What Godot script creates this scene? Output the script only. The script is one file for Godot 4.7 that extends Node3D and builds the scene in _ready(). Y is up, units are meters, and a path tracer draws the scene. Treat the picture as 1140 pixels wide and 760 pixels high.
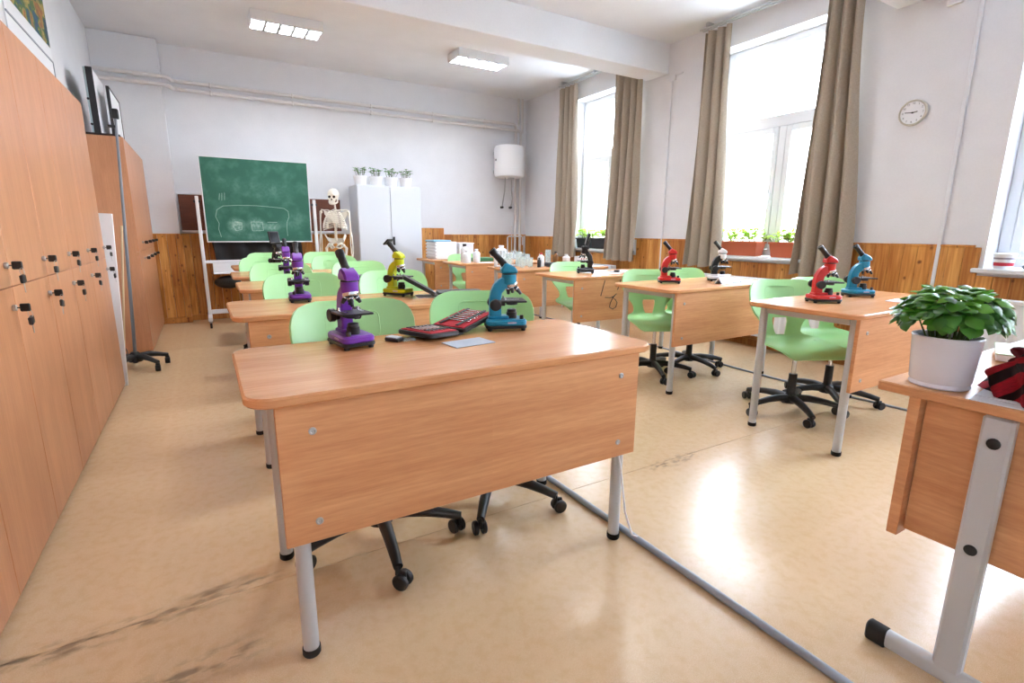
extends Node3D

const D := 0.745          # height of the school desks
const XR := 4.70          # inner face of the window wall
const XL := -0.84         # inner face of the locker wall
const ZB := -7.50         # inner face of the back wall
const ZF := 3.30          # inner face of the wall behind the camera
const YC := 3.17          # ceiling

var M := {}
var used := {}
var child_names := {}
var rng := RandomNumberGenerator.new()


func _ready():
	rng.seed = 20240611
	# ---- camera, found from the vanishing points of the room's edges
	var f := 569.0
	var away := Vector3(225 - 570, 380 - 255, -f).normalized()
	var right := Vector3(1550 - 570, 380 - 264, -f)
	right = (right - away * right.dot(away)).normalized()
	var up := (-away).cross(right)
	var cam := Camera3D.new()
	cam.name = "camera"
	cam.fov = rad_to_deg(2.0 * atan(380.0 / f))
	cam.near = 0.05
	cam.far = 400.0
	add_child(cam)
	cam.transform = Transform3D(Basis(Vector3(right.x, up.x, -away.x), Vector3(right.y, up.y, -away.y), Vector3(right.z, up.z, -away.z)), Vector3(0, 1.12, 0))
	cam.current = true
	# ---- a bright overcast sky outside the windows
	var env := Environment.new()
	env.background_mode = Environment.BG_SKY
	var sm := ProceduralSkyMaterial.new()
	sm.sky_top_color = Color(0.84, 0.91, 1.0)
	sm.sky_horizon_color = Color(0.96, 0.98, 1.0)
	sm.ground_horizon_color = Color(0.62, 0.62, 0.61)
	sm.ground_bottom_color = Color(0.50, 0.49, 0.47)
	sm.energy_multiplier = 11.0
	sm.sun_angle_max = 0.0
	var sky := Sky.new()
	sky.sky_material = sm
	env.sky = sky
	env.tonemap_mode = Environment.TONE_MAPPER_LINEAR
	env.tonemap_exposure = 3.15
	env.sdfgi_enabled = true
	env.ssao_enabled = true
	env.ssil_enabled = true
	var we := WorldEnvironment.new()
	we.name = "world_environment"
	we.environment = env
	add_child(we)
	materials()
	build_room()
	build_windows()
	build_lockers()
	build_desks_and_chairs()
	build_back_wall_things()
	build_window_wall_things()
	build_left_wall_things()
	build_microscopes()
	build_desk_things()
	build_teacher_desk()


# ------------------------------------------------------------------ mesh helpers
func mb():
	var s := SurfaceTool.new()
	s.begin(Mesh.PRIMITIVE_TRIANGLES)
	s.set_smooth_group(-1)
	return s

func tri(s, a, b, c):
	s.add_vertex(a)
	s.add_vertex(c)
	s.add_vertex(b)

func quad(s, a, b, c, d):
	tri(s, a, b, c)
	tri(s, a, c, d)

func convex_face(s, pts, mid):
	var n = (pts[1] - pts[0]).cross(pts[2] - pts[0])
	var p = pts.duplicate()
	if n.dot(pts[0] - mid) < 0:
		p.reverse()
	for i in range(1, p.size() - 1):
		tri(s, p[0], p[i], p[i + 1])

func box(s, c, size, b = 0.0, basis = Basis.IDENTITY):
	var h = size * 0.5
	s.set_smooth_group(-1)
	if b <= 0.0:
		for ax in 3:
			for sg in [-1, 1]:
				var p = []
				for k in [[-1, -1], [1, -1], [1, 1], [-1, 1]]:
					var v := Vector3.ZERO
					v[ax] = sg * h[ax]
					v[(ax + 1) % 3] = k[0] * h[(ax + 1) % 3]
					v[(ax + 2) % 3] = k[1] * h[(ax + 2) % 3]
					p.append(c + basis * v)
				convex_face(s, p, c)
		return
	var vert = func(sx, sy, sz, ax):
		var sg = Vector3(sx, sy, sz)
		var v = Vector3(sx * (h.x - b), sy * (h.y - b), sz * (h.z - b))
		v[ax] = sg[ax] * h[ax]
		return c + basis * v
	for ax in 3:
		for sg in [-1, 1]:
			var p = []
			for k in [[-1, -1], [1, -1], [1, 1], [-1, 1]]:
				var q := Vector3.ZERO
				q[ax] = sg
				q[(ax + 1) % 3] = k[0]
				q[(ax + 2) % 3] = k[1]
				p.append(vert.call(q.x, q.y, q.z, ax))
			convex_face(s, p, c)
	for ax in 3:
		for i in [-1, 1]:
			for j in [-1, 1]:
				var q0 := Vector3.ZERO
				q0[(ax + 1) % 3] = i
				q0[(ax + 2) % 3] = j
				var q1 = q0
				q0[ax] = -1
				q1[ax] = 1
				var a1 = (ax + 1) % 3
				var a2 = (ax + 2) % 3
				convex_face(s, [vert.call(q0.x, q0.y, q0.z, a1), vert.call(q1.x, q1.y, q1.z, a1), vert.call(q1.x, q1.y, q1.z, a2), vert.call(q0.x, q0.y, q0.z, a2)], c)
	for sx in [-1, 1]:
		for sy in [-1, 1]:
			for sz in [-1, 1]:
				convex_face(s, [vert.call(sx, sy, sz, 0), vert.call(sx, sy, sz, 1), vert.call(sx, sy, sz, 2)], c)

func tube(s, pts, r, seg = 8, cap = true, flat_x = 1.0):
	var n = pts.size()
	var dirs = []
	for i in n:
		var d = pts[min(i + 1, n - 1)] - pts[max(i - 1, 0)]
		dirs.append(d.normalized())
	var side = dirs[0].cross(Vector3.UP)
	if side.length() < 0.05:
		side = dirs[0].cross(Vector3.RIGHT)
	side = side.normalized()
	var rings = []
	for i in n:
		side = (side - dirs[i] * side.dot(dirs[i])).normalized()
		var other = dirs[i].cross(side)
		var rr = r[i] if r is Array else r
		var ring = []
		for k in seg:
			var a = TAU * k / seg
			ring.append(pts[i] + (side * cos(a) * flat_x + other * sin(a)) * rr)
		rings.append(ring)
	s.set_smooth_group(0)
	for i in n - 1:
		for k in seg:
			var k2 = (k + 1) % seg
			quad(s, rings[i][k], rings[i][k2], rings[i + 1][k2], rings[i + 1][k])
	s.set_smooth_group(-1)
	if cap:
		for k in range(1, seg - 1):
			tri(s, rings[0][0], rings[0][k + 1], rings[0][k])
			tri(s, rings[n - 1][0], rings[n - 1][k], rings[n - 1][k + 1])

func lathe(s, prof, xf = Transform3D.IDENTITY, seg = 20):
	var group = 1
	for i in prof.size() - 1:
		if i > 0:
			var a = (prof[i] - prof[i - 1]).normalized()
			var b = (prof[i + 1] - prof[i]).normalized()
			if a.dot(b) < 0.75:
				group += 1
		s.set_smooth_group(group)
		var p = prof[i]
		var q = prof[i + 1]
		for k in seg:
			var a0 = TAU * k / seg
			var a1 = TAU * ((k + 1) % seg) / seg
			var p0 = xf * Vector3(p.x * cos(a0), p.y, -p.x * sin(a0))
			var p1 = xf * Vector3(p.x * cos(a1), p.y, -p.x * sin(a1))
			var q0 = xf * Vector3(q.x * cos(a0), q.y, -q.x * sin(a0))
			var q1 = xf * Vector3(q.x * cos(a1), q.y, -q.x * sin(a1))
			if p.x < 1e-6:
				tri(s, p0, q1, q0)
			elif q.x < 1e-6:
				tri(s, p0, p1, q0)
			else:
				quad(s, p0, p1, q1, q0)
	s.set_smooth_group(-1)

func cyl(s, a, b, r, seg = 16, bev = 0.0):
	var d = (b - a)
	var h = d.length()
	var prof = [Vector2(0, 0), Vector2(r, 0), Vector2(r, h), Vector2(0, h)]
	if bev > 0:
		prof = [Vector2(0, 0), Vector2(r - bev, 0), Vector2(r, bev), Vector2(r, h - bev), Vector2(r - bev, h), Vector2(0, h)]
	lathe(s, prof, frame(a, d), seg)

func frame(a, d):
	var y = d.normalized()
	var x = y.cross(Vector3.FORWARD)
	if x.length() < 0.05:
		x = y.cross(Vector3.RIGHT)
	x = x.normalized()
	return Transform3D(Basis(x, y, x.cross(y)), a)

func ellipsoid(s, c, r, basis = Basis.IDENTITY, seg = 16, rings = 10):
	var prof = []
	for i in rings + 1:
		var a = -PI / 2 + PI * i / rings
		prof.append(Vector2(cos(a) if i > 0 and i < rings else 0.0, sin(a)))
	lathe(s, prof, Transform3D(basis * Basis.from_scale(r), c), seg)

func rrect(w, h, r, n = 6):
	var p := PackedVector2Array()
	var cs = [Vector2(w / 2 - r, h / 2 - r), Vector2(-w / 2 + r, h / 2 - r), Vector2(-w / 2 + r, -h / 2 + r), Vector2(w / 2 - r, -h / 2 + r)]
	for q in 4:
		for i in n + 1:
			var a = PI / 2 * q + PI / 2 * i / n
			p.append(cs[q] + Vector2(cos(a), sin(a)) * r)
	return p

func inset(poly, b):
	var out := PackedVector2Array()
	var n = poly.size()
	for i in n:
		var e0 = (poly[i] - poly[(i + n - 1) % n]).normalized()
		var e1 = (poly[(i + 1) % n] - poly[i]).normalized()
		var n0 = Vector2(-e0.y, e0.x)
		var n1 = Vector2(-e1.y, e1.x)
		var m = n0 + n1
		var l = max(m.length_squared(), 0.6)
		out.append(poly[i] + m * (2.0 * b / l))
	return out

# extrudes a polygon of the local xy plane along local z from h0 to h1
func prism(s, poly0, h0, h1, xf = Transform3D.IDENTITY, b = 0.0):
	var poly = PackedVector2Array(poly0)
	if Geometry2D.is_polygon_clockwise(poly):
		poly.reverse()
	var small = inset(poly, b) if b > 0 else poly
	var n = poly.size()
	var idx = Geometry2D.triangulate_polygon(small)
	s.set_smooth_group(-1)
	for t in range(0, idx.size(), 3):
		var a = small[idx[t]]
		var c = small[idx[t + 1]]
		var d = small[idx[t + 2]]
		if (c - a).cross(d - a) < 0:
			var e = c
			c = d
			d = e
		tri(s, xf * Vector3(a.x, a.y, h1), xf * Vector3(c.x, c.y, h1), xf * Vector3(d.x, d.y, h1))
		tri(s, xf * Vector3(a.x, a.y, h0), xf * Vector3(d.x, d.y, h0), xf * Vector3(c.x, c.y, h0))
	var rows = [[poly, h0], [poly, h1]]
	if b > 0:
		rows = [[small, h0], [poly, h0 + b], [poly, h1 - b], [small, h1]]
	var group = 1
	for i in n:
		var e0 = (poly[i] - poly[(i + n - 1) % n]).normalized()
		var e1 = (poly[(i + 1) % n] - poly[i]).normalized()
		if e0.dot(e1) < 0.8:
			group += 1
		var j = (i + 1) % n
		for k in rows.size() - 1:
			s.set_smooth_group(group * 4 + k)
			var lo = rows[k]
			var hi = rows[k + 1]
			quad(s, xf * Vector3(lo[0][i].x, lo[0][i].y, lo[1]), xf * Vector3(lo[0][j].x, lo[0][j].y, lo[1]), xf * Vector3(hi[0][j].x, hi[0][j].y, hi[1]), xf * Vector3(hi[0][i].x, hi[0][i].y, hi[1]))
	s.set_smooth_group(-1)

# a sheet with thickness over a grid of points; hole(i, j) leaves a cell out
func sheet(s, g, t, hole = null):
	var ni = g.size()
	var nj = g[0].size()
	var top = []
	var bot = []
	for i in ni:
		var a = []
		var b = []
		for j in nj:
			var du = g[min(i + 1, ni - 1)][j] - g[max(i - 1, 0)][j]
			var dv = g[i][min(j + 1, nj - 1)] - g[i][max(j - 1, 0)]
			var n = du.cross(dv).normalized()
			a.append(g[i][j] + n * t * 0.5)
			b.append(g[i][j] - n * t * 0.5)
		top.append(a)
		bot.append(b)
	var open = func(i, j):
		return i < 0 or j < 0 or i >= ni - 1 or j >= nj - 1 or (hole != null and hole.call(i, j))
	for i in ni - 1:
		for j in nj - 1:
			if open.call(i, j):
				continue
			s.set_smooth_group(1)
			quad(s, top[i][j], top[i + 1][j], top[i + 1][j + 1], top[i][j + 1])
			s.set_smooth_group(2)
			quad(s, bot[i][j], bot[i][j + 1], bot[i + 1][j + 1], bot[i + 1][j])
			s.set_smooth_group(3)
			if open.call(i - 1, j):
				quad(s, top[i][j], top[i][j + 1], bot[i][j + 1], bot[i][j])
			if open.call(i + 1, j):
				quad(s, top[i + 1][j + 1], top[i + 1][j], bot[i + 1][j], bot[i + 1][j + 1])
			if open.call(i, j - 1):
				quad(s, top[i + 1][j], top[i][j], bot[i][j], bot[i + 1][j])
			if open.call(i, j + 1):
				quad(s, top[i][j + 1], top[i + 1][j + 1], bot[i + 1][j + 1], bot[i][j + 1])
	s.set_smooth_group(-1)

# a flat rectangle with its own texture coordinates
func picture(s, a, b, c, d):
	s.set_smooth_group(-1)
	var v = [a, b, c, d]
	var uv = [Vector2(0, 1), Vector2(1, 1), Vector2(1, 0), Vector2(0, 0)]
	for k in [0, 2, 1, 0, 3, 2]:
		s.set_uv(uv[k])
		s.add_vertex(v[k])

# ------------------------------------------------------------------ node helpers
func numbered(n):
	if not used.has(n):
		used[n] = 0
		return n
	used[n] += 1
	return "%s_%03d" % [n, used[n]]

func commit(s, m):
	s.generate_normals()
	var mesh = s.commit()
	mesh.surface_set_material(0, m)
	return mesh

func put(mesh, called, parent, xf = Transform3D.IDENTITY):
	var o := MeshInstance3D.new()
	o.mesh = mesh
	o.cast_shadow = GeometryInstance3D.SHADOW_CASTING_SETTING_ON
	if parent == self:
		o.name = numbered(called)
	else:
		var key = [parent.get_instance_id(), called]
		child_names[key] = child_names.get(key, -1) + 1
		o.name = called if child_names[key] == 0 else "%s_%03d" % [called, child_names[key]]
	parent.add_child(o, true)
	o.transform = xf
	return o

func part(s, called, m, parent, xf = Transform3D.IDENTITY):
	return put(commit(s, m), called, parent, xf)

func tag(o, label, category, group = ""):
	o.set_meta("label", label)
	o.set_meta("category", category)
	if group != "":
		o.set_meta("group", group)
	return o

func thing(called, label, category, at = Vector3.ZERO, turn = 0.0, group = ""):
	var o := Node3D.new()
	o.name = numbered(called)
	add_child(o)
	o.position = at
	o.rotation.y = turn
	return tag(o, label, category, group)

func structure(called, at = Vector3.ZERO):
	var o := Node3D.new()
	o.name = called
	add_child(o)
	o.position = at
	o.set_meta("kind", "structure")
	return o

func copy_of(src, label, at, turn = 0.0, group = ""):
	var base = String(src.name)
	var r = src.duplicate()
	r.name = numbered(base)
	add_child(r)
	r.position = at
	r.rotation = Vector3(0, turn, 0)
	r.set_meta("label", label)
	if group != "":
		r.set_meta("group", group)
	return r

func ordinal(i):
	return ["first", "second", "third", "fourth", "fifth", "sixth", "seventh", "eighth", "ninth", "tenth"][i]


# ------------------------------------------------------------------ materials
func mat(c, rough = 0.5, metal = 0.0):
	var m := StandardMaterial3D.new()
	m.albedo_color = c
	m.roughness = rough
	m.metallic = metal
	return m

func rgb(r, g, b) -> Color:
	return Color(r / 255.0, g / 255.0, b / 255.0)

func noise_bytes(seed_, freq, w, h, tw, th, oct = 3):
	var n := FastNoiseLite.new()
	n.seed = seed_
	n.noise_type = FastNoiseLite.TYPE_SIMPLEX_SMOOTH
	n.frequency = freq
	n.fractal_octaves = oct
	var im = n.get_seamless_image(w, h, false, false, 0.1, true)
	im.convert(Image.FORMAT_L8)
	if w != tw or h != th:
		im.resize(tw, th, Image.INTERPOLATE_CUBIC)
	return im.get_data()

func image_tex(bytes, w, h, fmt = Image.FORMAT_RGB8):
	var im = Image.create_from_data(w, h, false, fmt, bytes)
	im.generate_mipmaps()
	return ImageTexture.create_from_image(im)

func put_rgb(b, at, c):
	b[at] = int(clampf(c.r, 0, 1) * 255)
	b[at + 1] = int(clampf(c.g, 0, 1) * 255)
	b[at + 2] = int(clampf(c.b, 0, 1) * 255)

# laminate with fine grain along u, or along v
func wood_tex(seed_, light, dark, upright, strength = 1.0):
	var n := 512
	var broad = noise_bytes(seed_, 0.02, 24, 256, n, n, 3)
	var fine = noise_bytes(seed_ + 1, 0.10, 40, 512, n, n, 2)
	var pore = noise_bytes(seed_ + 2, 0.35, 64, 512, n, n, 1)
	var out := PackedByteArray()
	out.resize(n * n * 3)
	for y in n:
		for x in n:
			var k = y * n + x
			var v = 0.45 * broad[k] / 255.0 + 0.35 * fine[k] / 255.0 + 0.20 * pore[k] / 255.0
			v = clampf((v - 0.5) * 1.7 * strength + 0.5, 0, 1)
			var at = (x * n + y) if upright else k
			put_rgb(out, at * 3, dark.lerp(light, v))
	return image_tex(out, n, n)

func pine_tex():
	var n := 1024
	var broad = noise_bytes(71, 0.02, 256, 24, n, n, 3)
	var fine = noise_bytes(72, 0.08, 512, 32, n, n, 2)
	var out := PackedByteArray()
	out.resize(n * n * 3)
	var light := rgb(232, 178, 104)
	var dark := rgb(180, 113, 48)
	var r := RandomNumberGenerator.new()
	r.seed = 5
	var knots = []
	for i in 44:
		knots.append([r.randf_range(20, n - 20), r.randf_range(20, n - 20), r.randf_range(4, 10)])
	for y in n:
		for x in n:
			var k = y * n + x
			var v = 0.5 * broad[k] / 255.0 + 0.5 * fine[k] / 255.0
			v = clampf((v - 0.5) * 1.8 + 0.52, 0, 1)
			put_rgb(out, k * 3, dark.lerp(light, v))
	for kn in knots:
		var R = kn[2]
		for y in range(int(kn[1] - R * 3), int(kn[1] + R * 3)):
			for x in range(int(kn[0] - R * 2), int(kn[0] + R * 2)):
				if x < 0 or y < 0 or x >= n or y >= n:
					continue
				var d = Vector2((x - kn[0]) / R, (y - kn[1]) / (R * 1.4)).length()
				if d < 1.8:
					var k = (y * n + x) * 3
					var c = Color(out[k] / 255.0, out[k + 1] / 255.0, out[k + 2] / 255.0)
					var core = rgb(96, 48, 20)
					var w = 0.62 if d < 0.8 else 0.62 * clampf((1.8 - d), 0, 1) * (0.6 + 0.4 * sin(d * 9.0))
					put_rgb(out, k, c.lerp(core, w))
	return image_tex(out, n, n)

func lino_tex():
	var n := 1024
	var a = noise_bytes(31, 0.35, n, n, n, n, 2)
	var b = noise_bytes(32, 0.012, n, n, n, n, 3)
	var c = noise_bytes(33, 0.16, n, n, n, n, 2)
	var out := PackedByteArray()
	out.resize(n * n * 3)
	var base := rgb(224, 195, 156)
	var dark := rgb(178, 134, 90)
	var light := rgb(236, 214, 180)
	for k in n * n:
		var v = a[k] / 255.0
		var col = base.lerp(light, clampf((c[k] / 255.0 - 0.5) * 2.0, 0, 1)).lerp(dark, clampf((0.42 - v) * 3.6, 0, 0.75))
		col = col.lerp(rgb(212, 177, 135), clampf((0.55 - b[k] / 255.0) * 1.2, 0, 0.5))
		put_rgb(out, k * 3, col)
	return image_tex(out, n, n)

func plaster_tex():
	var n := 512
	var a = noise_bytes(41, 0.01, n, n, n, n, 4)
	var b = noise_bytes(42, 0.2, n, n, n, n, 2)
	var out := PackedByteArray()
	out.resize(n * n * 3)
	for k in n * n:
		var v = 0.965 + 0.02 * a[k] / 255.0 + 0.015 * b[k] / 255.0
		put_rgb(out, k * 3, Color(v, v, v))
	return image_tex(out, n, n)

func cloth_tex(seed_, a, b):
	var n := 256
	var x1 = noise_bytes(seed_, 0.2, 256, 40, n, n, 2)
	var x2 = noise_bytes(seed_ + 1, 0.2, 40, 256, n, n, 2)
	var out := PackedByteArray()
	out.resize(n * n * 3)
	for k in n * n:
		put_rgb(out, k * 3, a.lerp(b, 0.5 * x1[k] / 255.0 + 0.5 * x2[k] / 255.0))
	return image_tex(out, n, n)

func board_tex():
	# dark green slate with wiped chalk clouds and a chalk outline
	var w := 1024
	var h := 844
	var a = noise_bytes(51, 0.012, 512, 422, w, h, 4)
	var b = noise_bytes(52, 0.05, 512, 422, w, h, 3)
	var c = noise_bytes(53, 0.25, w, h, w, h, 2)
	var out := PackedByteArray()
	out.resize(w * h * 3)
	var clouds = [[275, 680, 85, 85, 0.95], [470, 670, 90, 80, 0.85], [620, 690, 85, 50, 0.65], [620, 300, 300, 120, 0.22], [850, 620, 130, 120, 0.22], [250, 250, 160, 90, 0.15], [400, 790, 330, 40, 0.2]]
	for y in h:
		for x in w:
			var k = y * w + x
			var v = 0.05 + 0.16 * clampf((a[k] / 255.0 - 0.42) * 2.0, 0, 1)
			for cl in clouds:
				var d = Vector2((x - cl[0]) / float(cl[2]), (y - cl[1]) / float(cl[3])).length()
				if d < 1.2:
					v += cl[4] * clampf(1.2 - d, 0, 0.8) * (0.25 + 0.75 * b[k] / 255.0)
			v *= 0.7 + 0.6 * c[k] / 255.0
			put_rgb(out, k * 3, rgb(28, 92, 74).lerp(rgb(205, 222, 214), clampf(v, 0, 0.8)))
	var line = [Vector2(125, 800), Vector2(108, 720), Vector2(118, 660), Vector2(92, 590), Vector2(110, 520), Vector2(170, 480), Vector2(300, 470), Vector2(480, 468), Vector2(640, 478), Vector2(760, 490), Vector2(800, 520), Vector2(805, 580), Vector2(780, 640), Vector2(775, 720), Vector2(778, 790)]
	var strokes = [line, [Vector2(150, 355), Vector2(140, 420)], [Vector2(172, 350), Vector2(164, 425)], [Vector2(196, 345), Vector2(190, 420)], [Vector2(420, 640), Vector2(530, 640), Vector2(535, 730), Vector2(428, 735), Vector2(420, 640)], [Vector2(580, 640), Vector2(680, 640)], [Vector2(262, 640), Vector2(330, 650), Vector2(325, 720), Vector2(270, 735), Vector2(250, 690)]]
	for st_ in strokes:
		for i in st_.size() - 1:
			var p = st_[i]
			var q = st_[i + 1]
			var l = p.distance_to(q)
			for j in int(l):
				var m = p.lerp(q, j / l)
				for dy in range(-2, 3):
					for dx in range(-2, 3):
						var k = (int(m.y + dy) * w + int(m.x + dx)) * 3
						if (dx * dx + dy * dy) <= 5 and ((dx * 7 + dy * 13 + j * 5) % 4) != 0:
							var g = Color(out[k] / 255.0, out[k + 1] / 255.0, out[k + 2] / 255.0)
							put_rgb(out, k, g.lerp(rgb(205, 222, 214), 0.30))
	return image_tex(out, w, h)

func chart_tex():
	var w := 256
	var h := 256
	var a = noise_bytes(61, 0.012, w, h, w, h, 3)
	var b = noise_bytes(62, 0.03, w, h, w, h, 3)
	var out := PackedByteArray()
	out.resize(w * h * 3)
	for k in w * h:
		var v = a[k] / 255.0
		var c = rgb(30, 90, 120)
		if v > 0.62:
			c = rgb(200, 120, 50)
		elif v > 0.5:
			c = rgb(205, 175, 80)
		elif v > 0.38:
			c = rgb(90, 125, 50)
		put_rgb(out, k * 3, c.lerp(rgb(20, 50, 60), 0.5 * b[k] / 255.0))
	return image_tex(out, w, h)

func grime_tex(seed_, c):
	var w := 512
	var h := 128
	var a = noise_bytes(seed_, 0.03, 256, 128, w, h, 4)
	var out := PackedByteArray()
	out.resize(w * h * 4)
	for y in h:
		for x in w:
			var k = y * w + x
			var mid = absf(y / float(h) - 0.5 + 0.04 * sin(x * 0.02)) * 2.0
			var v = (a[k] / 255.0 - 0.42) * 2.4 * clampf(1.0 - mid * 1.25, 0, 1) * clampf(minf(x, w - x) / 90.0, 0, 1)
			out[k * 4] = int(c.r * 255)
			out[k * 4 + 1] = int(c.g * 255)
			out[k * 4 + 2] = int(c.b * 255)
			out[k * 4 + 3] = int(clampf(v * 0.6, 0, 0.4) * 255)
	return image_tex(out, w, h, Image.FORMAT_RGBA8)

func textured(tex, rough, scale, world = false):
	var m := StandardMaterial3D.new()
	m.albedo_texture = tex
	m.roughness = rough
	m.uv1_triplanar = true
	m.uv1_world_triplanar = world
	m.uv1_triplanar_sharpness = 8.0
	m.uv1_scale = scale
	return m

func materials():
	var wu = wood_tex(11, rgb(235, 178, 127), rgb(205, 139, 91), false, 0.8)
	var wv = wood_tex(14, rgb(212, 153, 113), rgb(180, 121, 83), true, 0.6)
	M.beech = textured(wu, 0.36, Vector3(1.1, 1.6, 1.6))
	M.beech_panel = textured(wu, 0.42, Vector3(0.8, 1.3, 1.3))
	M.beech_top = textured(wu, 0.25, Vector3(1.0, 1.5, 1.5))
	M.locker = textured(wv, 0.34, Vector3(1.5, 0.9, 1.5), true)
	var pt = pine_tex()
	M.pine = []
	for c in [rgb(255, 250, 240), rgb(240, 226, 205), rgb(250, 236, 214), rgb(228, 210, 186)]:
		var m = textured(pt, 0.5, Vector3(1, 1, 1), true)
		m.albedo_color = c
		M.pine.append(m)
	M.lino = textured(lino_tex(), 0.24, Vector3(1.6, 1.6, 1.6), true)
	var ptx = plaster_tex()
	M.wall = textured(ptx, 0.85, Vector3(0.5, 0.5, 0.5), true)
	M.wall.albedo_color = rgb(236, 237, 241)
	M.ceiling = textured(ptx, 0.9, Vector3(0.4, 0.4, 0.4), true)
	M.ceiling.albedo_color = rgb(240, 242, 246)
	M.pipe = mat(rgb(226, 222, 220), 0.5)
	M.green = mat(rgb(174, 229, 158), 0.30)
	M.black = mat(rgb(26, 26, 28), 0.42)
	M.rubber = mat(rgb(20, 20, 20), 0.7)
	M.dark = mat(rgb(40, 40, 44), 0.55)
	M.chrome = mat(rgb(210, 212, 216), 0.18, 1.0)
	M.steel = mat(rgb(186, 188, 190), 0.35, 0.9)
	M.grey_paint = mat(rgb(190, 193, 196), 0.38, 0.15)
	M.desk_leg = mat(rgb(198, 200, 202), 0.36, 0.1)
	M.white = mat(rgb(236, 237, 240), 0.42)
	M.plastic = mat(rgb(240, 241, 243), 0.35)
	M.pvc = mat(rgb(224, 227, 231), 0.3)
	M.cabinet = mat(rgb(214, 219, 226), 0.4)
	M.paper = mat(rgb(240, 242, 246), 0.75)
	M.curtain = textured(cloth_tex(81, rgb(188, 175, 158), rgb(156, 143, 126)), 0.9, Vector3(4, 4, 4), true)
	M.curtain.backlight_enabled = true
	M.curtain.backlight = rgb(60, 52, 40)
	M.board = StandardMaterial3D.new()
	M.board.albedo_texture = board_tex()
	M.board.roughness = 0.6
	M.brown = textured(wood_tex(91, rgb(122, 66, 44), rgb(96, 48, 32), false), 0.45, Vector3(1, 1, 1))
	M.terracotta = mat(rgb(190, 96, 62), 0.7)
	M.soil = mat(rgb(52, 38, 28), 0.95)
	M.leaf = mat(rgb(62, 126, 32), 0.30)
	M.leaf_b = mat(rgb(44, 98, 30), 0.32)
	M.leaf_c = mat(rgb(104, 166, 52), 0.36)
	for m in [M.leaf, M.leaf_b, M.leaf_c]:
		m.backlight_enabled = true
		m.backlight = rgb(70, 110, 30)
	M.stem = mat(rgb(92, 108, 52), 0.7)
	M.pale_leaf = mat(rgb(186, 212, 110), 0.6)
	M.pale_leaf.backlight_enabled = true
	M.pale_leaf.backlight = rgb(150, 180, 70)
	M.trunk = mat(rgb(230, 232, 237), 0.5)
	M.bone = mat(rgb(242, 236, 222), 0.55)
	M.pole = mat(rgb(120, 124, 130), 0.35, 0.4)
	M.glass = mat(Color(0.95, 0.98, 1.0, 0.08), 0.02)
	M.glass.transparency = BaseMaterial3D.TRANSPARENCY_ALPHA
	M.labglass = mat(Color(0.86, 0.95, 0.95, 0.28), 0.04)
	M.labglass.transparency = BaseMaterial3D.TRANSPARENCY_ALPHA
	M.red_cloth = mat(rgb(170, 18, 32), 0.9)
	M.lining = mat(rgb(190, 24, 44), 0.8)
	M.ceramic = mat(rgb(232, 232, 240), 0.25)
	M.conduit = mat(rgb(150, 158, 170), 0.4)
	M.lamp = mat(rgb(255, 255, 255), 0.5)
	M.lamp.emission_enabled = true
	M.lamp.emission = Color(0.95, 0.97, 1.0)
	M.lamp.emission_energy_multiplier = 2.0


# ------------------------------------------------------------------ the room
const WINDOWS := [[-6.24, -4.93], [-3.85, -2.49], [-1.43, -0.07], [0.98, 2.34]]   # z of the openings; the last is behind the camera
const SILL := 0.87
const HEAD := 2.92

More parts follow.
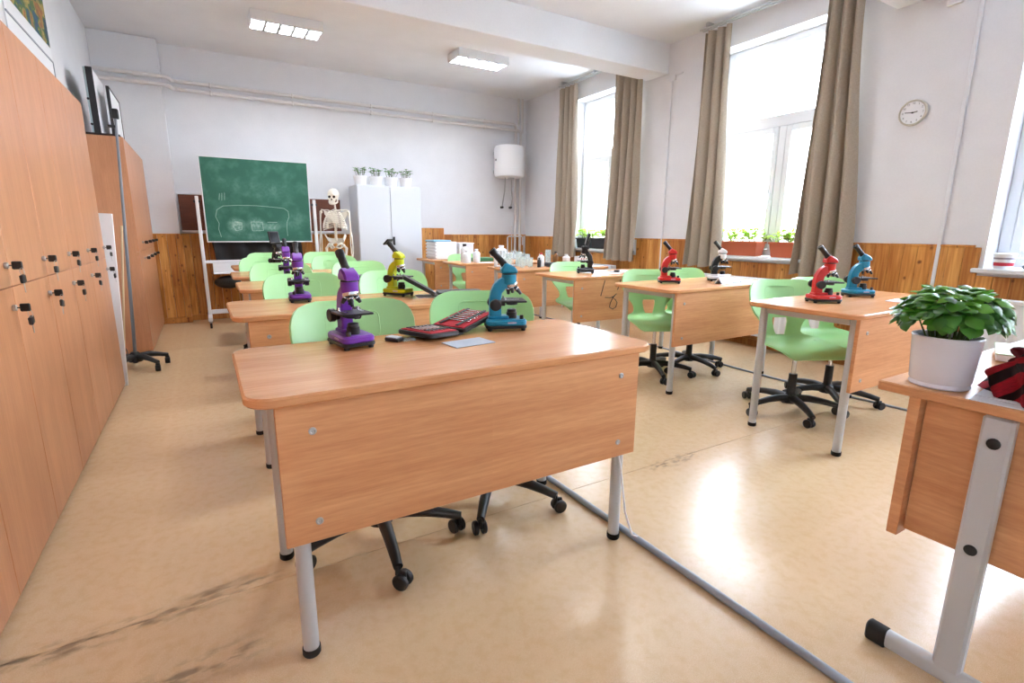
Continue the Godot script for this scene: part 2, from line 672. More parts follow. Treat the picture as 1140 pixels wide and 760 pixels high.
func build_room():
	# floor: a slab with linoleum sheets laid side by side, hairline seams between them
	var fl = structure("floor")
	var s = mb()
	box(s, Vector3((XL + XR) / 2, -0.11, (ZB + ZF) / 2), Vector3(XR - XL + 0.8, 0.2, ZF - ZB + 0.6))
	part(s, "slab", mat(rgb(90, 70, 50), 0.9), fl)
	var seams = [ZB, -5.65, -3.65, -1.65, 0.35, 2.35, ZF]
	for i in seams.size() - 1:
		s = mb()
		var z0 = seams[i] + 0.0009
		var z1 = seams[i + 1] - 0.0009
		box(s, Vector3((XL + XR) / 2, -0.005, (z0 + z1) / 2), Vector3(XR - XL, 0.01, z1 - z0), 0.0006)
		part(s, "linoleum_sheet", M.lino, fl)
	for g in [[Vector3(-0.27, 0.0006, -1.655), Vector2(0.85, 0.15), 0.06, 5, rgb(62, 54, 44)], [Vector3(1.92, 0.0006, -1.63), Vector2(0.42, 0.12), 0.0, 9, rgb(96, 92, 88)], [Vector3(-0.28, 0.0006, -1.36), Vector2(0.7, 0.16), 0.1, 15, rgb(70, 64, 60)], [Vector3(1.62, 0.0006, -2.05), Vector2(0.3, 0.08), 0.3, 19, rgb(120, 108, 96)]]:
		s = mb()
		var hx = g[1].x / 2
		var hz = g[1].y / 2
		picture(s, Vector3(-hx, 0, hz), Vector3(hx, 0, hz), Vector3(hx, 0, -hz), Vector3(-hx, 0, -hz))
		var m := StandardMaterial3D.new()
		m.albedo_texture = grime_tex(g[3], g[4])
		m.transparency = BaseMaterial3D.TRANSPARENCY_ALPHA
		m.roughness = 0.7
		part(s, "dirt_mark", m, fl, Transform3D(Basis(Vector3.UP, g[2]), g[0]))

	# ceiling with two concrete beams
	var ce = structure("ceiling")
	s = mb()
	box(s, Vector3((XL + XR) / 2, YC + 0.1, (ZB + ZF) / 2), Vector3(XR - XL + 0.8, 0.2, ZF - ZB + 0.6))
	part(s, "plaster", M.ceiling, ce)
	s = mb()
	box(s, Vector3((XL + XR) / 2, 3.02, -4.66), Vector3(XR - XL, 0.32, 0.32), 0.006)
	part(s, "beam", M.ceiling, ce)
	s = mb()
	box(s, Vector3((XL + XR) / 2, 2.98, -2.06), Vector3(XR - XL, 0.40, 0.34), 0.006)
	part(s, "beam", M.ceiling, ce)

	# walls
	var wl = structure("wall_left")
	s = mb()
	box(s, Vector3(XL - 0.15, YC / 2, (ZB + ZF) / 2), Vector3(0.3, YC, ZF - ZB + 0.6))
	part(s, "plaster", M.wall, wl)
	var wf = structure("wall_front")
	s = mb()
	box(s, Vector3((XL + XR) / 2, YC / 2, ZF + 0.15), Vector3(XR - XL + 0.02, YC, 0.3))
	part(s, "plaster", M.wall, wf)
	var wb = structure("wall_back")
	s = mb()
	box(s, Vector3((XL + XR) / 2, YC / 2, ZB - 0.15), Vector3(XR - XL + 0.02, YC, 0.3))
	box(s, Vector3((XL - 0.23) / 2, YC / 2, ZB + 0.07), Vector3(-0.23 - XL, YC, 0.14), 0.004)
	part(s, "plaster", M.wall, wb)
	var wr = structure("wall_right")
	s = mb()
	var t := 0.34
	var edges = [ZB - 0.3]
	for w in WINDOWS:
		edges += [w[0], w[1]]
	edges.append(ZF + 0.3)
	for i in range(0, edges.size(), 2):
		box(s, Vector3(XR + t / 2, YC / 2, (edges[i] + edges[i + 1]) / 2), Vector3(t, YC, edges[i + 1] - edges[i]))
	for w in WINDOWS:
		box(s, Vector3(XR + t / 2, SILL / 2, (w[0] + w[1]) / 2), Vector3(t, SILL, w[1] - w[0]))
		box(s, Vector3(XR + t / 2, (HEAD + YC) / 2, (w[0] + w[1]) / 2), Vector3(t, YC - HEAD, w[1] - w[0]))
	part(s, "plaster", M.wall, wr)

	# pine boards of the wainscot, each a plank of its own
	var pw := 0.094
	var meshes = {}
	var plank = func(h, variant, axis):
		var key = [snappedf(h, 0.001), variant, axis]
		if not meshes.has(key):
			var q = mb()
			if axis == 0:
				box(q, Vector3(0, h / 2, 0), Vector3(0.016, h, pw - 0.002), 0.003)
			else:
				box(q, Vector3(0, h / 2, 0), Vector3(pw - 0.002, h, 0.016), 0.003)
			meshes[key] = commit(q, M.pine[variant])
		return meshes[key]
	var i := 0
	var z = ZB + 0.03 + pw / 2
	while z < ZF:
		var top = 1.03
		for w in WINDOWS:
			if z > w[0] - 0.07 and z < w[1] + 0.07:
				top = SILL - 0.035
		put(plank.call(top - 0.07, rng.randi() % 4, 0), "plank", wr, Transform3D(Basis.IDENTITY, Vector3(XR - 0.009, 0.07, z)))
		z += pw
		i += 1
	var x = -0.23 + pw / 2
	while x < XR - 0.03:
		put(plank.call(1.05 - 0.07, rng.randi() % 4, 1), "plank", wb, Transform3D(Basis.IDENTITY, Vector3(x, 0.07, ZB + 0.009)))
		x += pw
	x = XL + pw / 2
	while x < -0.25:
		put(plank.call(1.05 - 0.07, rng.randi() % 4, 1), "plank", wb, Transform3D(Basis.IDENTITY, Vector3(x, 0.07, ZB + 0.149)))
		x += pw
	var sidem = mb()
	box(sidem, Vector3(-0.222, 0.56, ZB + 0.088), Vector3(0.016, 0.98, 0.136), 0.003)
	part(sidem, "plank", M.pine[0], wb)
	sidem = mb()
	box(sidem, Vector3(-0.2445, 0.56, ZB + 0.149), Vector3(0.061, 0.98, 0.016), 0.003)
	part(sidem, "plank", M.pine[1], wb)
	s = mb()
	box(s, Vector3((XL - 0.21) / 2, 0.035, ZB + 0.152), Vector3(-0.21 - XL, 0.07, 0.022), 0.003)
	part(s, "skirting", M.pine[3], wb)
	s = mb()
	var flat_ = 1.05
	box(s, Vector3((-0.23 + XR) / 2, flat_ + 0.008, ZB + 0.012), Vector3(XR + 0.23, 0.016, 0.022), 0.003)
	box(s, Vector3((XL - 0.23) / 2, flat_ + 0.008, ZB + 0.152), Vector3(-0.23 - XL, 0.016, 0.022), 0.003)
	part(s, "cap_moulding", M.pine[2], wb)
	s = mb()
	for k in range(0, edges.size(), 2):
		var a = max(edges[k] + (0.06 if k > 0 else 0.33), ZB + 0.03)
		var b = min(edges[k + 1] - 0.06, ZF)
		box(s, Vector3(XR - 0.012, 1.038, (a + b) / 2), Vector3(0.022, 0.016, b - a), 0.003)
	part(s, "cap_moulding", M.pine[2], wr)
	var br = structure("baseboard_right")
	s = mb()
	box(s, Vector3(XR - 0.012, 0.035, (ZB + ZF) / 2), Vector3(0.024, 0.07, ZF - ZB), 0.004)
	part(s, "board", M.pine[3], br)
	var bb = structure("baseboard_back")
	s = mb()
	box(s, Vector3((-0.23 + XR) / 2 - 0.02, 0.035, ZB + 0.012), Vector3(XR + 0.19, 0.07, 0.024), 0.004)
	part(s, "board", M.pine[3], bb)
	# the yard outside
	var gr = structure("ground")
	s = mb()
	box(s, Vector3(45, -1.0, -2), Vector3(78, 0.2, 120))
	part(s, "paving", mat(rgb(176, 175, 171), 0.9), gr)


func build_windows():
	for n in WINDOWS.size():
		var w = WINDOWS[n]
		var o = structure("window_%d" % (n + 1), Vector3(XR, 0, (w[0] + w[1]) / 2))
		var W = w[1] - w[0]
		var hb = SILL + 0.02
		var fx := 0.23
		var fw := 0.07
		var s = mb()      # outer frame
		for sg in [-1, 1]:
			box(s, Vector3(fx, (hb + HEAD) / 2, sg * (W / 2 - fw / 2)), Vector3(0.07, HEAD - hb, fw), 0.006)
		for y in [hb + fw / 2, HEAD - fw / 2]:
			box(s, Vector3(fx, y, 0), Vector3(0.069, fw, W - 2 * fw), 0.006)
		part(s, "frame", M.pvc, o)
		s = mb()
		box(s, Vector3(fx, 2.18, 0), Vector3(0.072, 0.11, W - 2 * fw), 0.006)
		part(s, "transom", M.pvc, o)
		s = mb()
		box(s, Vector3(fx, (hb + fw + 2.125) / 2, 0), Vector3(0.074, 2.125 - hb - fw, 0.075), 0.006)
		part(s, "mullion", M.pvc, o)
		# two casements below, a fixed light above
		for sg in [-1, 1]:
			var zc = sg * (W / 2 - fw + 0.0375) / 2.0
			var cw = W / 2 - fw - 0.0375 - 0.004
			var y0 = hb + fw + 0.002
			var y1 := 2.123
			s = mb()
			var bw := 0.055
			for q in [-1, 1]:
				box(s, Vector3(fx - 0.012, (y0 + y1) / 2, zc + q * (cw / 2 - bw / 2)), Vector3(0.062, y1 - y0, bw), 0.006)
			for y in [y0 + bw / 2, y1 - bw / 2]:
				box(s, Vector3(fx - 0.012, y, zc), Vector3(0.061, bw, cw - 2 * bw), 0.006)
			var cas = part(s, "casement", M.pvc, o)
			s = mb()
			box(s, Vector3(fx - 0.012, (y0 + y1) / 2, zc), Vector3(0.006, y1 - y0 - 2 * bw + 0.01, cw - 2 * bw + 0.01))
			part(s, "pane", M.glass, cas)
			if sg == -1:
				s = mb()
				box(s, Vector3(fx - 0.05, 1.47, zc + cw / 2 - bw / 2), Vector3(0.012, 0.07, 0.028), 0.003)
				tube(s, [Vector3(fx - 0.056, 1.48, zc + cw / 2 - bw / 2), Vector3(fx - 0.09, 1.48, zc + cw / 2 - bw / 2), Vector3(fx - 0.095, 1.46, zc + cw / 2 - bw / 2), Vector3(fx - 0.095, 1.36, zc + cw / 2 - bw / 2)], 0.009, 8)
				part(s, "handle", M.plastic, cas)
		s = mb()
		box(s, Vector3(fx, (2.235 + HEAD - fw) / 2, 0), Vector3(0.006, HEAD - fw - 2.235, W - 2 * fw))
		part(s, "pane", M.glass, o)
		s = mb()      # inner sill board
		box(s, Vector3(0.068, SILL + 0.002, 0), Vector3(0.255, 0.03, W + 0.1), 0.005)
		part(s, "sill", M.pvc, o)


func build_lockers():
	# key switch, key in the lock and a spare key hanging from its ring
	var lock_mesh = mb()
	cyl(lock_mesh, Vector3.ZERO, Vector3(0.012, 0, 0), 0.011, 14, 0.002)
	lock_mesh = commit(lock_mesh, M.steel)
	var key_mesh = mb()
	box(key_mesh, Vector3(0.015, 0, 0), Vector3(0.012, 0.004, 0.006), 0.001)
	box(key_mesh, Vector3(0.033, 0, 0), Vector3(0.028, 0.028, 0.010), 0.003)
	key_mesh = commit(key_mesh, M.black)
	var spare_mesh = mb()
	box(spare_mesh, Vector3(0.042, -0.046, 0.006), Vector3(0.012, 0.028, 0.032), 0.003)
	spare_mesh = commit(spare_mesh, M.black)
	var blade_mesh = mb()
	box(blade_mesh, Vector3(0.042, -0.076, 0.006), Vector3(0.002, 0.034, 0.008), 0.0005)
	var ring = []
	for k in 13:
		ring.append(Vector3(0.043 + 0.006 * cos(TAU * k / 12.0), -0.022 + 0.014 * sin(TAU * k / 12.0), 0.005))
	tube(blade_mesh, ring, 0.001, 5)
	blade_mesh = commit(blade_mesh, M.steel)
	var unit = func(called, label, group, z0, z1, xf_, H, split, keys):
		var w = z1 - z0
		var o = thing(called, label, "locker", Vector3(XL, 0, (z0 + z1) / 2), 0.0, group)
		var dep = xf_ - XL
		var t := 0.018
		var s = mb()
		for sg in [-1, 1]:
			box(s, Vector3((dep - t) / 2 + 0.002, H / 2, sg * (w / 2 - t / 2 - 0.0005)), Vector3(dep - t - 0.004, H, t), 0.001)
		for y in [0.04, split, H - t / 2]:
			box(s, Vector3((dep - t) / 2 + 0.002, y, 0), Vector3(dep - t - 0.004, t, w - 2 * t - 0.002))
		box(s, Vector3(0.006, H / 2, 0), Vector3(0.006, H - 0.01, w - 2 * t - 0.002))
		part(s, "carcass", M.locker, o)
		for up in 2:
			var y0 = 0.025 if up == 0 else split + 0.0015
			var y1 = split - 0.0015 if up == 0 else H - 0.002
			s = mb()
			box(s, Vector3(dep - t / 2, (y0 + y1) / 2, 0), Vector3(t, y1 - y0, w - 0.003), 0.0012)
			var d = part(s, "door", M.locker, o)
			var y = split - 0.07 if up == 0 else split + 0.075
			var at = Transform3D(Basis.IDENTITY, Vector3(dep, y, -w / 2 + 0.04))
			if keys:
				var tilt = Transform3D(Basis(Vector3.RIGHT, rng.randf_range(-0.25, 0.25)), Vector3.ZERO)
				put(lock_mesh, "lock", d, at)
				put(key_mesh, "key", d, at)
				put(spare_mesh, "spare_key", d, at * tilt)
				put(blade_mesh, "key_blade", d, at * tilt)
			else:
				put(lock_mesh, "lock", d, at)
				put(key_mesh, "key", d, at)
		return o
	var e = [-0.43, -0.93, -1.43, -1.93, -2.42, -2.91, -3.39, -3.90, -4.47]
	for i in range(e.size() - 1, 0, -1):
		var k = e.size() - 1 - i
		unit.call("locker_unit", "two door beech locker unit with hanging keys, %s from the leaning white panel" % ordinal(k), "tall beech lockers along the wall", e[i], e[i - 1], -0.59, 1.91, 0.92, true)
	var e2 = [-5.64, -6.07, -6.49, -6.91, -7.33]
	for i in 4:
		unit.call("locker_unit", "two door beech locker unit, %s of four between wheeled pole stand and corner pillar" % ordinal(i), "beech lockers beside the corner pillar", e2[i + 1], e2[i], -0.50, 1.88, 0.92, false)


# ------------------------------------------------------------------ desks and swivel chairs
func make_desk(label, at, group):
	var o = thing("school_desk", label, "desk", at, 0.0, group)
	var flat_ = Basis(Vector3.RIGHT, Vector3.FORWARD, Vector3.UP)     # polygon xy laid on the floor plane, z up
	var s = mb()
	prism(s, rrect(1.27, 0.60, 0.065, 8), D - 0.026, D, Transform3D(flat_, Vector3.ZERO), 0.005)
	part(s, "tabletop", M.beech_top, o)
	s = mb()
	box(s, Vector3(0, 0.534, 0.271), Vector3(1.15, 0.368, 0.018), 0.0015)
	var p = part(s, "modesty_panel", M.beech_panel, o)
	for sx in [-1, 1]:
		for y in [0.645, 0.405]:
			s = mb()
			lathe(s, [Vector2(0.0095, 0), Vector2(0.0095, 0.003), Vector2(0.006, 0.004), Vector2(0.004, 0.002), Vector2(0, 0.002)], Transform3D(Basis(Vector3.RIGHT, PI / 2), Vector3(sx * 0.495, y, 0.28)), 14)
			part(s, "screw_cap", M.steel, p)
	for sx in [-1, 1]:
		for sz in [-1, 1]:
			s = mb()
			cyl(s, Vector3(sx * 0.535, 0.02, sz * 0.24), Vector3(sx * 0.535, D - 0.026, sz * 0.24), 0.0205, 18)
			var l = part(s, "leg", M.desk_leg, o)
			s = mb()
			lathe(s, [Vector2(0, 0), Vector2(0.021, 0), Vector2(0.0235, 0.004), Vector2(0.0235, 0.022), Vector2(0, 0.022)], Transform3D(Basis.IDENTITY, Vector3(sx * 0.535, 0, sz * 0.24)), 16)
			part(s, "foot_cap", M.rubber, l)
	s = mb()
	for sx in [-1, 1]:
		box(s, Vector3(sx * 0.535, D - 0.046, 0), Vector3(0.026, 0.04, 0.44), 0.003)
	for sz in [-1, 1]:
		box(s, Vector3(0, D - 0.046, sz * 0.235), Vector3(1.03, 0.04, 0.024), 0.003)
	part(s, "frame", M.desk_leg, o)
	return o

func make_chair(label, at, turn, group):
	var o = thing("swivel_chair", label, "chair", at, turn, group)
	# moulded seat shell: rows run from the front lip over the seat and up the back
	# z, y, half width, lift of the edges, forward wrap of the edges
	var rows = [[0.225, 0.415, 0.150, 0.00, 0], [0.218, 0.430, 0.178, 0.00, 0], [0.200, 0.443, 0.196, 0.005, 0], [0.16, 0.452, 0.208, 0.010, 0], [0.10, 0.452, 0.214, 0.016, 0], [0.04, 0.447, 0.215, 0.022, 0], [-0.02, 0.443, 0.212, 0.028, 0], [-0.08, 0.442, 0.204, 0.034, 0], [-0.125, 0.447, 0.190, 0.036, 0.005], [-0.155, 0.456, 0.172, 0.034, 0.012], [-0.176, 0.470, 0.152, 0.026, 0.02], [-0.190, 0.490, 0.136, 0.014, 0.026], [-0.199, 0.515, 0.128, 0, 0.03], [-0.206, 0.545, 0.130, 0, 0.034], [-0.212, 0.575, 0.142, 0, 0.038], [-0.218, 0.605, 0.165, 0, 0.042], [-0.224, 0.635, 0.190, 0, 0.047], [-0.231, 0.670, 0.211, 0, 0.052], [-0.239, 0.705, 0.223, 0, 0.055], [-0.248, 0.745, 0.229, 0, 0.057], [-0.257, 0.785, 0.228, 0, 0.056], [-0.264, 0.815, 0.220, 0, 0.053], [-0.269, 0.835, 0.207, 0, 0.048], [-0.272, 0.848, 0.190, 0, 0.040], [-0.274, 0.856, 0.165, 0, 0.030], [-0.275, 0.860, 0.130, 0, 0.018]]
	var nu := 20
	var hole_edge = {11: 0.030, 12: 0.040, 13: 0.046, 14: 0.052, 15: 0.050}     # half width of the opening, row by row
	var g = []
	for i in rows.size():
		var r = rows[i]
		var line = []
		var inner = hole_edge.get(i, 0.3 * r[2] if i < 9 or i > 17 else 0.045)
		for j in nu + 1:
			var u = -1.0 + 2.0 * j / nu
			var au = absf(u)
			var x = signf(u) * (au / 0.4 * inner if au <= 0.4 else lerpf(inner, r[2], (au - 0.4) / 0.6))
			var q = x / r[2]
			line.append(Vector3(x, r[1] + r[3] * q * q, r[0] + r[4] * q * q))
		g.append(line)
	var s = mb()
	sheet(s, g, 0.011, func(i, j): return i >= 11 and i < 15 and j >= 6 and j < 14)
	var shell = part(s, "seat_shell", M.green, o)
	s = mb()      # rounded rectangle moulded into the backrest
	var loop = []
	for q in rrect(0.20, 0.10, 0.022, 4):
		var yy = 0.765 + q.y
		var uu = q.x / 0.226
		loop.append(Vector3(q.x, yy, lerpf(-0.226, -0.262, (yy - 0.645) / 0.16) + 0.056 * uu * uu + 0.004))
	loop.append(loop[0])
	loop.append(loop[1])
	tube(s, loop, 0.0032, 6, false)
	part(s, "moulded_rim", M.green, shell)
	s = mb()
	box(s, Vector3(0, 0.425, -0.01), Vector3(0.15, 0.022, 0.20), 0.004)
	box(s, Vector3(0, 0.408, -0.01), Vector3(0.07, 0.02, 0.09), 0.004)
	part(s, "seat_plate", M.black, o)
	s = mb()
	tube(s, [Vector3(0.06, 0.41, 0), Vector3(0.13, 0.405, 0.01), Vector3(0.16, 0.395, 0.015)], 0.005, 7)
	box(s, Vector3(0.185, 0.388, 0.018), Vector3(0.06, 0.008, 0.024), 0.003, Basis(Vector3.FORWARD, 0.3))
	part(s, "height_lever", M.black, o)
	s = mb()
	cyl(s, Vector3(0, 0.25, 0), Vector3(0, 0.40, 0), 0.0135, 14)
	part(s, "gas_rod", M.chrome, o)
	s = mb()
	lathe(s, [Vector2(0, 0.085), Vector2(0.03, 0.085), Vector2(0.031, 0.13), Vector2(0.0255, 0.135), Vector2(0.0245, 0.265), Vector2(0, 0.268)], Transform3D.IDENTITY, 16)
	part(s, "column_sleeve", M.black, o)
	s = mb()
	lathe(s, [Vector2(0, 0.068), Vector2(0.045, 0.07), Vector2(0.047, 0.115), Vector2(0.036, 0.125), Vector2(0, 0.125)], Transform3D.IDENTITY, 16)
	for k in 5:
		var a = TAU * k / 5.0
		var d = Vector3(sin(a), 0, cos(a))
		tube(s, [Vector3(0, 0.102, 0) + d * 0.03, Vector3(0, 0.106, 0) + d * 0.10, Vector3(0, 0.099, 0) + d * 0.17, Vector3(0, 0.086, 0) + d * 0.24, Vector3(0, 0.072, 0) + d * 0.295], [0.027, 0.0245, 0.0215, 0.019, 0.0165], 8, true, 0.95)
	part(s, "star_base", M.black, o)
	for k in 5:
		var a = TAU * k / 5.0
		var c = Vector3(sin(a), 0, cos(a)) * 0.29
		var turn2 = a + [0.8, 2.2, -0.6, 1.6, 3.6][k]
		var ax = Vector3(cos(turn2), 0, -sin(turn2))
		var back = Vector3(sin(turn2), 0, cos(turn2)) * 0.016
		s = mb()
		cyl(s, c + Vector3(0, 0.045, 0), c + Vector3(0, 0.075, 0), 0.009, 8)
		box(s, c + back * 0.6 + Vector3(0, 0.045, 0), Vector3(0.012, 0.03, 0.04), 0.003, Basis(Vector3.UP, turn2))
		var cst = part(s, "caster", M.black, o)
		for sg in [-1, 1]:
			s = mb()
			cyl(s, c + back + Vector3(0, 0.027, 0) + ax * sg * 0.007, c + back + Vector3(0, 0.027, 0) + ax * sg * 0.025, 0.027, 14, 0.004)
			part(s, "wheel", M.black, cst)
	return o

const LEFT_FRONTS := [-1.525, -2.80, -3.95, -4.98, -6.0]
const LEFT_X := [0.675, 0.705, 0.80, 0.81, 0.86]
const RIGHT_Z := [-1.50, -2.66, -3.73, -4.70, -5.78, -6.62]
const RIGHT_X := [3.235, 3.265, 3.245, 3.26, 3.20, 3.16]

func build_desks_and_chairs():
	var gl = "desks of the row beside the lockers"
	var gr = "desks of the row beside the windows"
	var says = ["with open red lined dissecting kit between purple and blue microscopes", "carrying purple and yellow microscopes and a tilted black case", "with a single purple microscope behind the yellow microscope's desk", "standing second from the blackboard stand, locker row", "standing nearest the green blackboard stand"]
	var first = make_desk("beech desk " + says[0], Vector3(LEFT_X[0], 0, LEFT_FRONTS[0]), gl)
	for i in range(1, 5):
		copy_of(first, "beech desk " + says[i], Vector3(LEFT_X[i], 0, LEFT_FRONTS[i]), [0, 0.01, 0.0, -0.01, 0.01][i], gl)
	var sr = ["with red and blue microscopes beside the potted basil", "with red and white microscopes beneath the planter window", "with black microscope and loose dark cable over its panel", "crowded with laboratory glassware and a black tray", "with white bottles in front of the white crate's desk", "in the back corner carrying a white plastic crate"]
	for i in 6:
		copy_of(first, "beech desk " + sr[i], Vector3(RIGHT_X[i], 0, RIGHT_Z[i]), [0.0, 0.012, -0.01, 0.0, 0.01, 0.0][i], gr)
	# chairs: x, z offset from desk centre, turn, label
	var gc = "green swivel chairs"
	var chair = make_chair("green swivel chair behind the purple microscope of dissecting kit desk", Vector3(0.458, 0, -1.715), 0.0, gc)
	spin_base(chair, -0.10)
	var list = [
		[0.955, -1.775, -0.32, "green swivel chair behind the blue microscope of dissecting kit desk", 0.95],
		[0.50, -3.08, 0.03, "green swivel chair behind desk with yellow microscope, locker side"],
		[1.05, -3.10, -0.02, "green swivel chair behind the yellow microscope"],
		[0.50, -4.24, -0.04, "green swivel chair at third desk from dissecting kit desk, locker side"],
		[1.12, -4.22, 0.02, "green swivel chair at third desk from dissecting kit desk, window side"],
		[0.50, -5.28, 0.05, "green swivel chair at second desk from blackboard stand, locker side"],
		[1.14, -5.30, 0.0, "green swivel chair at second desk from blackboard stand, skeleton side"],
		[0.62, -6.30, 0.0, "green swivel chair at desk nearest blackboard stand, locker side"],
		[1.22, -6.32, 0.0, "green swivel chair in front of the skeleton model"],
		[3.12, -1.77, -0.45, "green swivel chair behind the red microscope near the basil pot", 1.10],
		[3.54, -1.77, -0.40, "green swivel chair behind the blue microscope near the basil pot", 0.85],
		[3.00, -2.84, -0.50, "green swivel chair with red microscope in front, planter window row"],
		[3.42, -2.84, -0.30, "green swivel chair behind white microscope, planter window row"],
		[3.10, -3.95, -0.25, "green swivel chair behind the black microscope near curtain"],
		[2.90, -5.98, -0.2, "green swivel chair behind the white bottles, back corner"],
	]
	for c in list:
		var cc = copy_of(chair, c[3], Vector3(c[0], 0, c[1]), c[2], gc)
		if c[0] > 2.0:
			cc.scale = Vector3(1, 0.955, 1)      # gas lifts set lower in this row
		spin_base(cc, c[4] if c.size() > 4 else rng.randf() * TAU)

# turns the wheeled star of a chair under its seat
func spin_base(o, angle):
	for c in o.get_children():
		if String(c.name).begins_with("star_base") or String(c.name).begins_with("caster"):
			c.rotation.y = angle


# ------------------------------------------------------------------ things along the back wall
func build_back_wall_things():
	# twin heating pipes with elbows, along the wall and round the pillar
	var g = "heating pipes under the ceiling"
	for k in 2:
		var y = 2.775 - 0.085 * k
		var o = thing("heating_pipe", ["upper horizontal heating pipe along the back wall", "lower horizontal heating pipe along the back wall"][k], "pipe", Vector3.ZERO, 0.0, g)
		var s = mb()
		var zp = ZB + 0.06
		tube(s, [Vector3(XL + 0.02, y, zp + 0.14), Vector3(-0.20, y, zp + 0.14), Vector3(-0.165, y, zp + 0.125), Vector3(-0.15, y, zp + 0.09), Vector3(-0.135, y, zp + 0.02), Vector3(-0.10, y, zp), Vector3(4.42 + 0.09 * k, y, zp), Vector3(4.45 + 0.09 * k, y - 0.012, zp), Vector3(4.465 + 0.09 * k, y - 0.04, zp), Vector3(4.465 + 0.09 * k, 0.02, zp)], 0.021, 10)
		part(s, "pipe", M.pipe, o)
		for x in [0.25, 1.15, 2.15, 3.05, 3.9]:
			s = mb()
			box(s, Vector3(x, y, ZB + 0.03), Vector3(0.022, 0.02, 0.06), 0.002)
			box(s, Vector3(x, y, zp), Vector3(0.02, 0.052, 0.05), 0.004)
			part(s, "bracket", M.pipe, o)
	for k in 2:
		var s = mb()
		var x = 4.52 + 0.07 * k
		tube(s, [Vector3(x, YC, ZB + 0.05), Vector3(x, 2.80 - 0.09 * k, ZB + 0.05), Vector3(x - 0.02, 2.77 - 0.09 * k, ZB + 0.09)] if k == 0 else [Vector3(x, YC, ZB + 0.05), Vector3(x, 2.66, ZB + 0.05)], 0.016, 8)
		tag(part(s, "riser_pipe", M.pipe, self), ["thin riser pipe dropping from ceiling beside the boiler pipes", "thin riser pipe closest to the window wall corner"][k], "pipe")

	# water heater
	var o = thing("water_heater", "white cylindrical electric water heater hung in the back corner", "water heater", Vector3(4.23, 1.94, ZB + 0.26))
	var s = mb()
	lathe(s, [Vector2(0, 0), Vector2(0.19, 0.0), Vector2(0.225, 0.012), Vector2(0.238, 0.05), Vector2(0.238, 0.42), Vector2(0.225, 0.458), Vector2(0.19, 0.47), Vector2(0, 0.475)], Transform3D.IDENTITY, 32)
	part(s, "tank", M.plastic, o)
	s = mb()
	box(s, Vector3(0, 0.1, -0.235), Vector3(0.3, 0.05, 0.03), 0.003)
	box(s, Vector3(0, 0.38, -0.235), Vector3(0.3, 0.05, 0.03), 0.003)
	part(s, "wall_bracket", M.grey_paint, o)
	s = mb()
	lathe(s, [Vector2(0, 0), Vector2(0.05, 0), Vector2(0.055, 0.02), Vector2(0, 0.02)], Transform3D(Basis.IDENTITY, Vector3(0.03, -0.02, 0)), 16)
	part(s, "thermostat_cover", M.grey_paint, o)
	s = mb()
	tube(s, [Vector3(-0.07, 0.0, 0), Vector3(-0.07, -0.2, -0.02), Vector3(-0.01, -0.42, -0.2), Vector3(0.0, -0.44, -0.25)], 0.009, 8)
	part(s, "flexible_hose", M.steel, o)
	s = mb()
	tube(s, [Vector3(0.04, -0.02, 0), Vector3(0.04, -0.18, 0), Vector3(0.08, -0.24, -0.05), Vector3(0.15, -0.30, -0.15), Vector3(0.16, -0.44, -0.22), Vector3(0.16, -0.45, -0.25)], 0.009, 8)
	part(s, "flexible_hose", M.steel, o)
	for x in [0.0, 0.16]:
		s = mb()
		cyl(s, Vector3(x, -0.44, -0.26), Vector3(x, -0.44, -0.2), 0.018, 10, 0.003)
		part(s, "valve", M.dark, o)
	s = mb()
	box(s, Vector3(-0.236, 0.25, 0.0), Vector3(0.012, 0.03, 0.03), 0.003)
	part(s, "pilot_knob", M.dark, o)
	s = mb()
	tube(s, [Vector3(4.42, 1.2, ZB + 0.02), Vector3(4.42, 0.02, ZB + 0.04)], 0.008, 7)
	tag(part(s, "drain_pipe", M.pipe, self), "thin white drain pipe below the water heater", "pipe")
	s = mb()
	tube(s, [Vector3(4.30, 0.781, ZB + 0.10), Vector3(4.30, 1.02, ZB + 0.10), Vector3(4.31, 1.04, ZB + 0.12), Vector3(4.47, 1.04, ZB + 0.14), Vector3(4.54, 1.04, ZB + 0.15), Vector3(4.555, 1.02, ZB + 0.15), Vector3(4.555, 0.9, ZB + 0.15)], 0.012, 8)
	tag(part(s, "swan_neck_tap", M.pipe, self), "white swan neck tap in the corner below the water heater", "tap")
	s = mb()
	box(s, Vector3(4.20, 0.70, ZB + 0.28), Vector3(0.42, 0.16, 0.46), 0.02)
	var sk = tag(part(s, "sink", M.plastic, self), "white corner sink below the water heater", "sink")
	s = mb()
	cyl(s, Vector3(4.20, 0, ZB + 0.2), Vector3(4.20, 0.625, ZB + 0.2), 0.03, 12)
	part(s, "drain", M.plastic, sk)

	# grey steel cupboard with four pots on top
	o = thing("steel_cupboard", "tall pale grey two door steel cupboard below four white pots", "cupboard", Vector3(2.245, 0, ZB + 0.24))
	s = mb()
	box(s, Vector3(0, 0.86, -0.012), Vector3(0.89, 1.70, 0.40), 0.004)
	box(s, Vector3(0, 0.02, -0.01), Vector3(0.86, 0.04, 0.38))
	part(s, "body", M.cabinet, o)
	for sg in [-1, 1]:
		s = mb()
		box(s, Vector3(sg * 0.2205, 0.875, 0.199), Vector3(0.436, 1.64, 0.02), 0.003)
		var dr = part(s, "door", M.cabinet, o)
		if sg == 1:
			s = mb()
			box(s, Vector3(0.03, 0.98, 0.214), Vector3(0.03, 0.11, 0.012), 0.003)
			tube(s, [Vector3(0.03, 1.0, 0.22), Vector3(0.03, 1.0, 0.245), Vector3(0.03, 0.92, 0.245)], 0.007, 7)
			part(s, "handle", M.dark, dr)
	var gp = "small white pots on the steel cupboard"
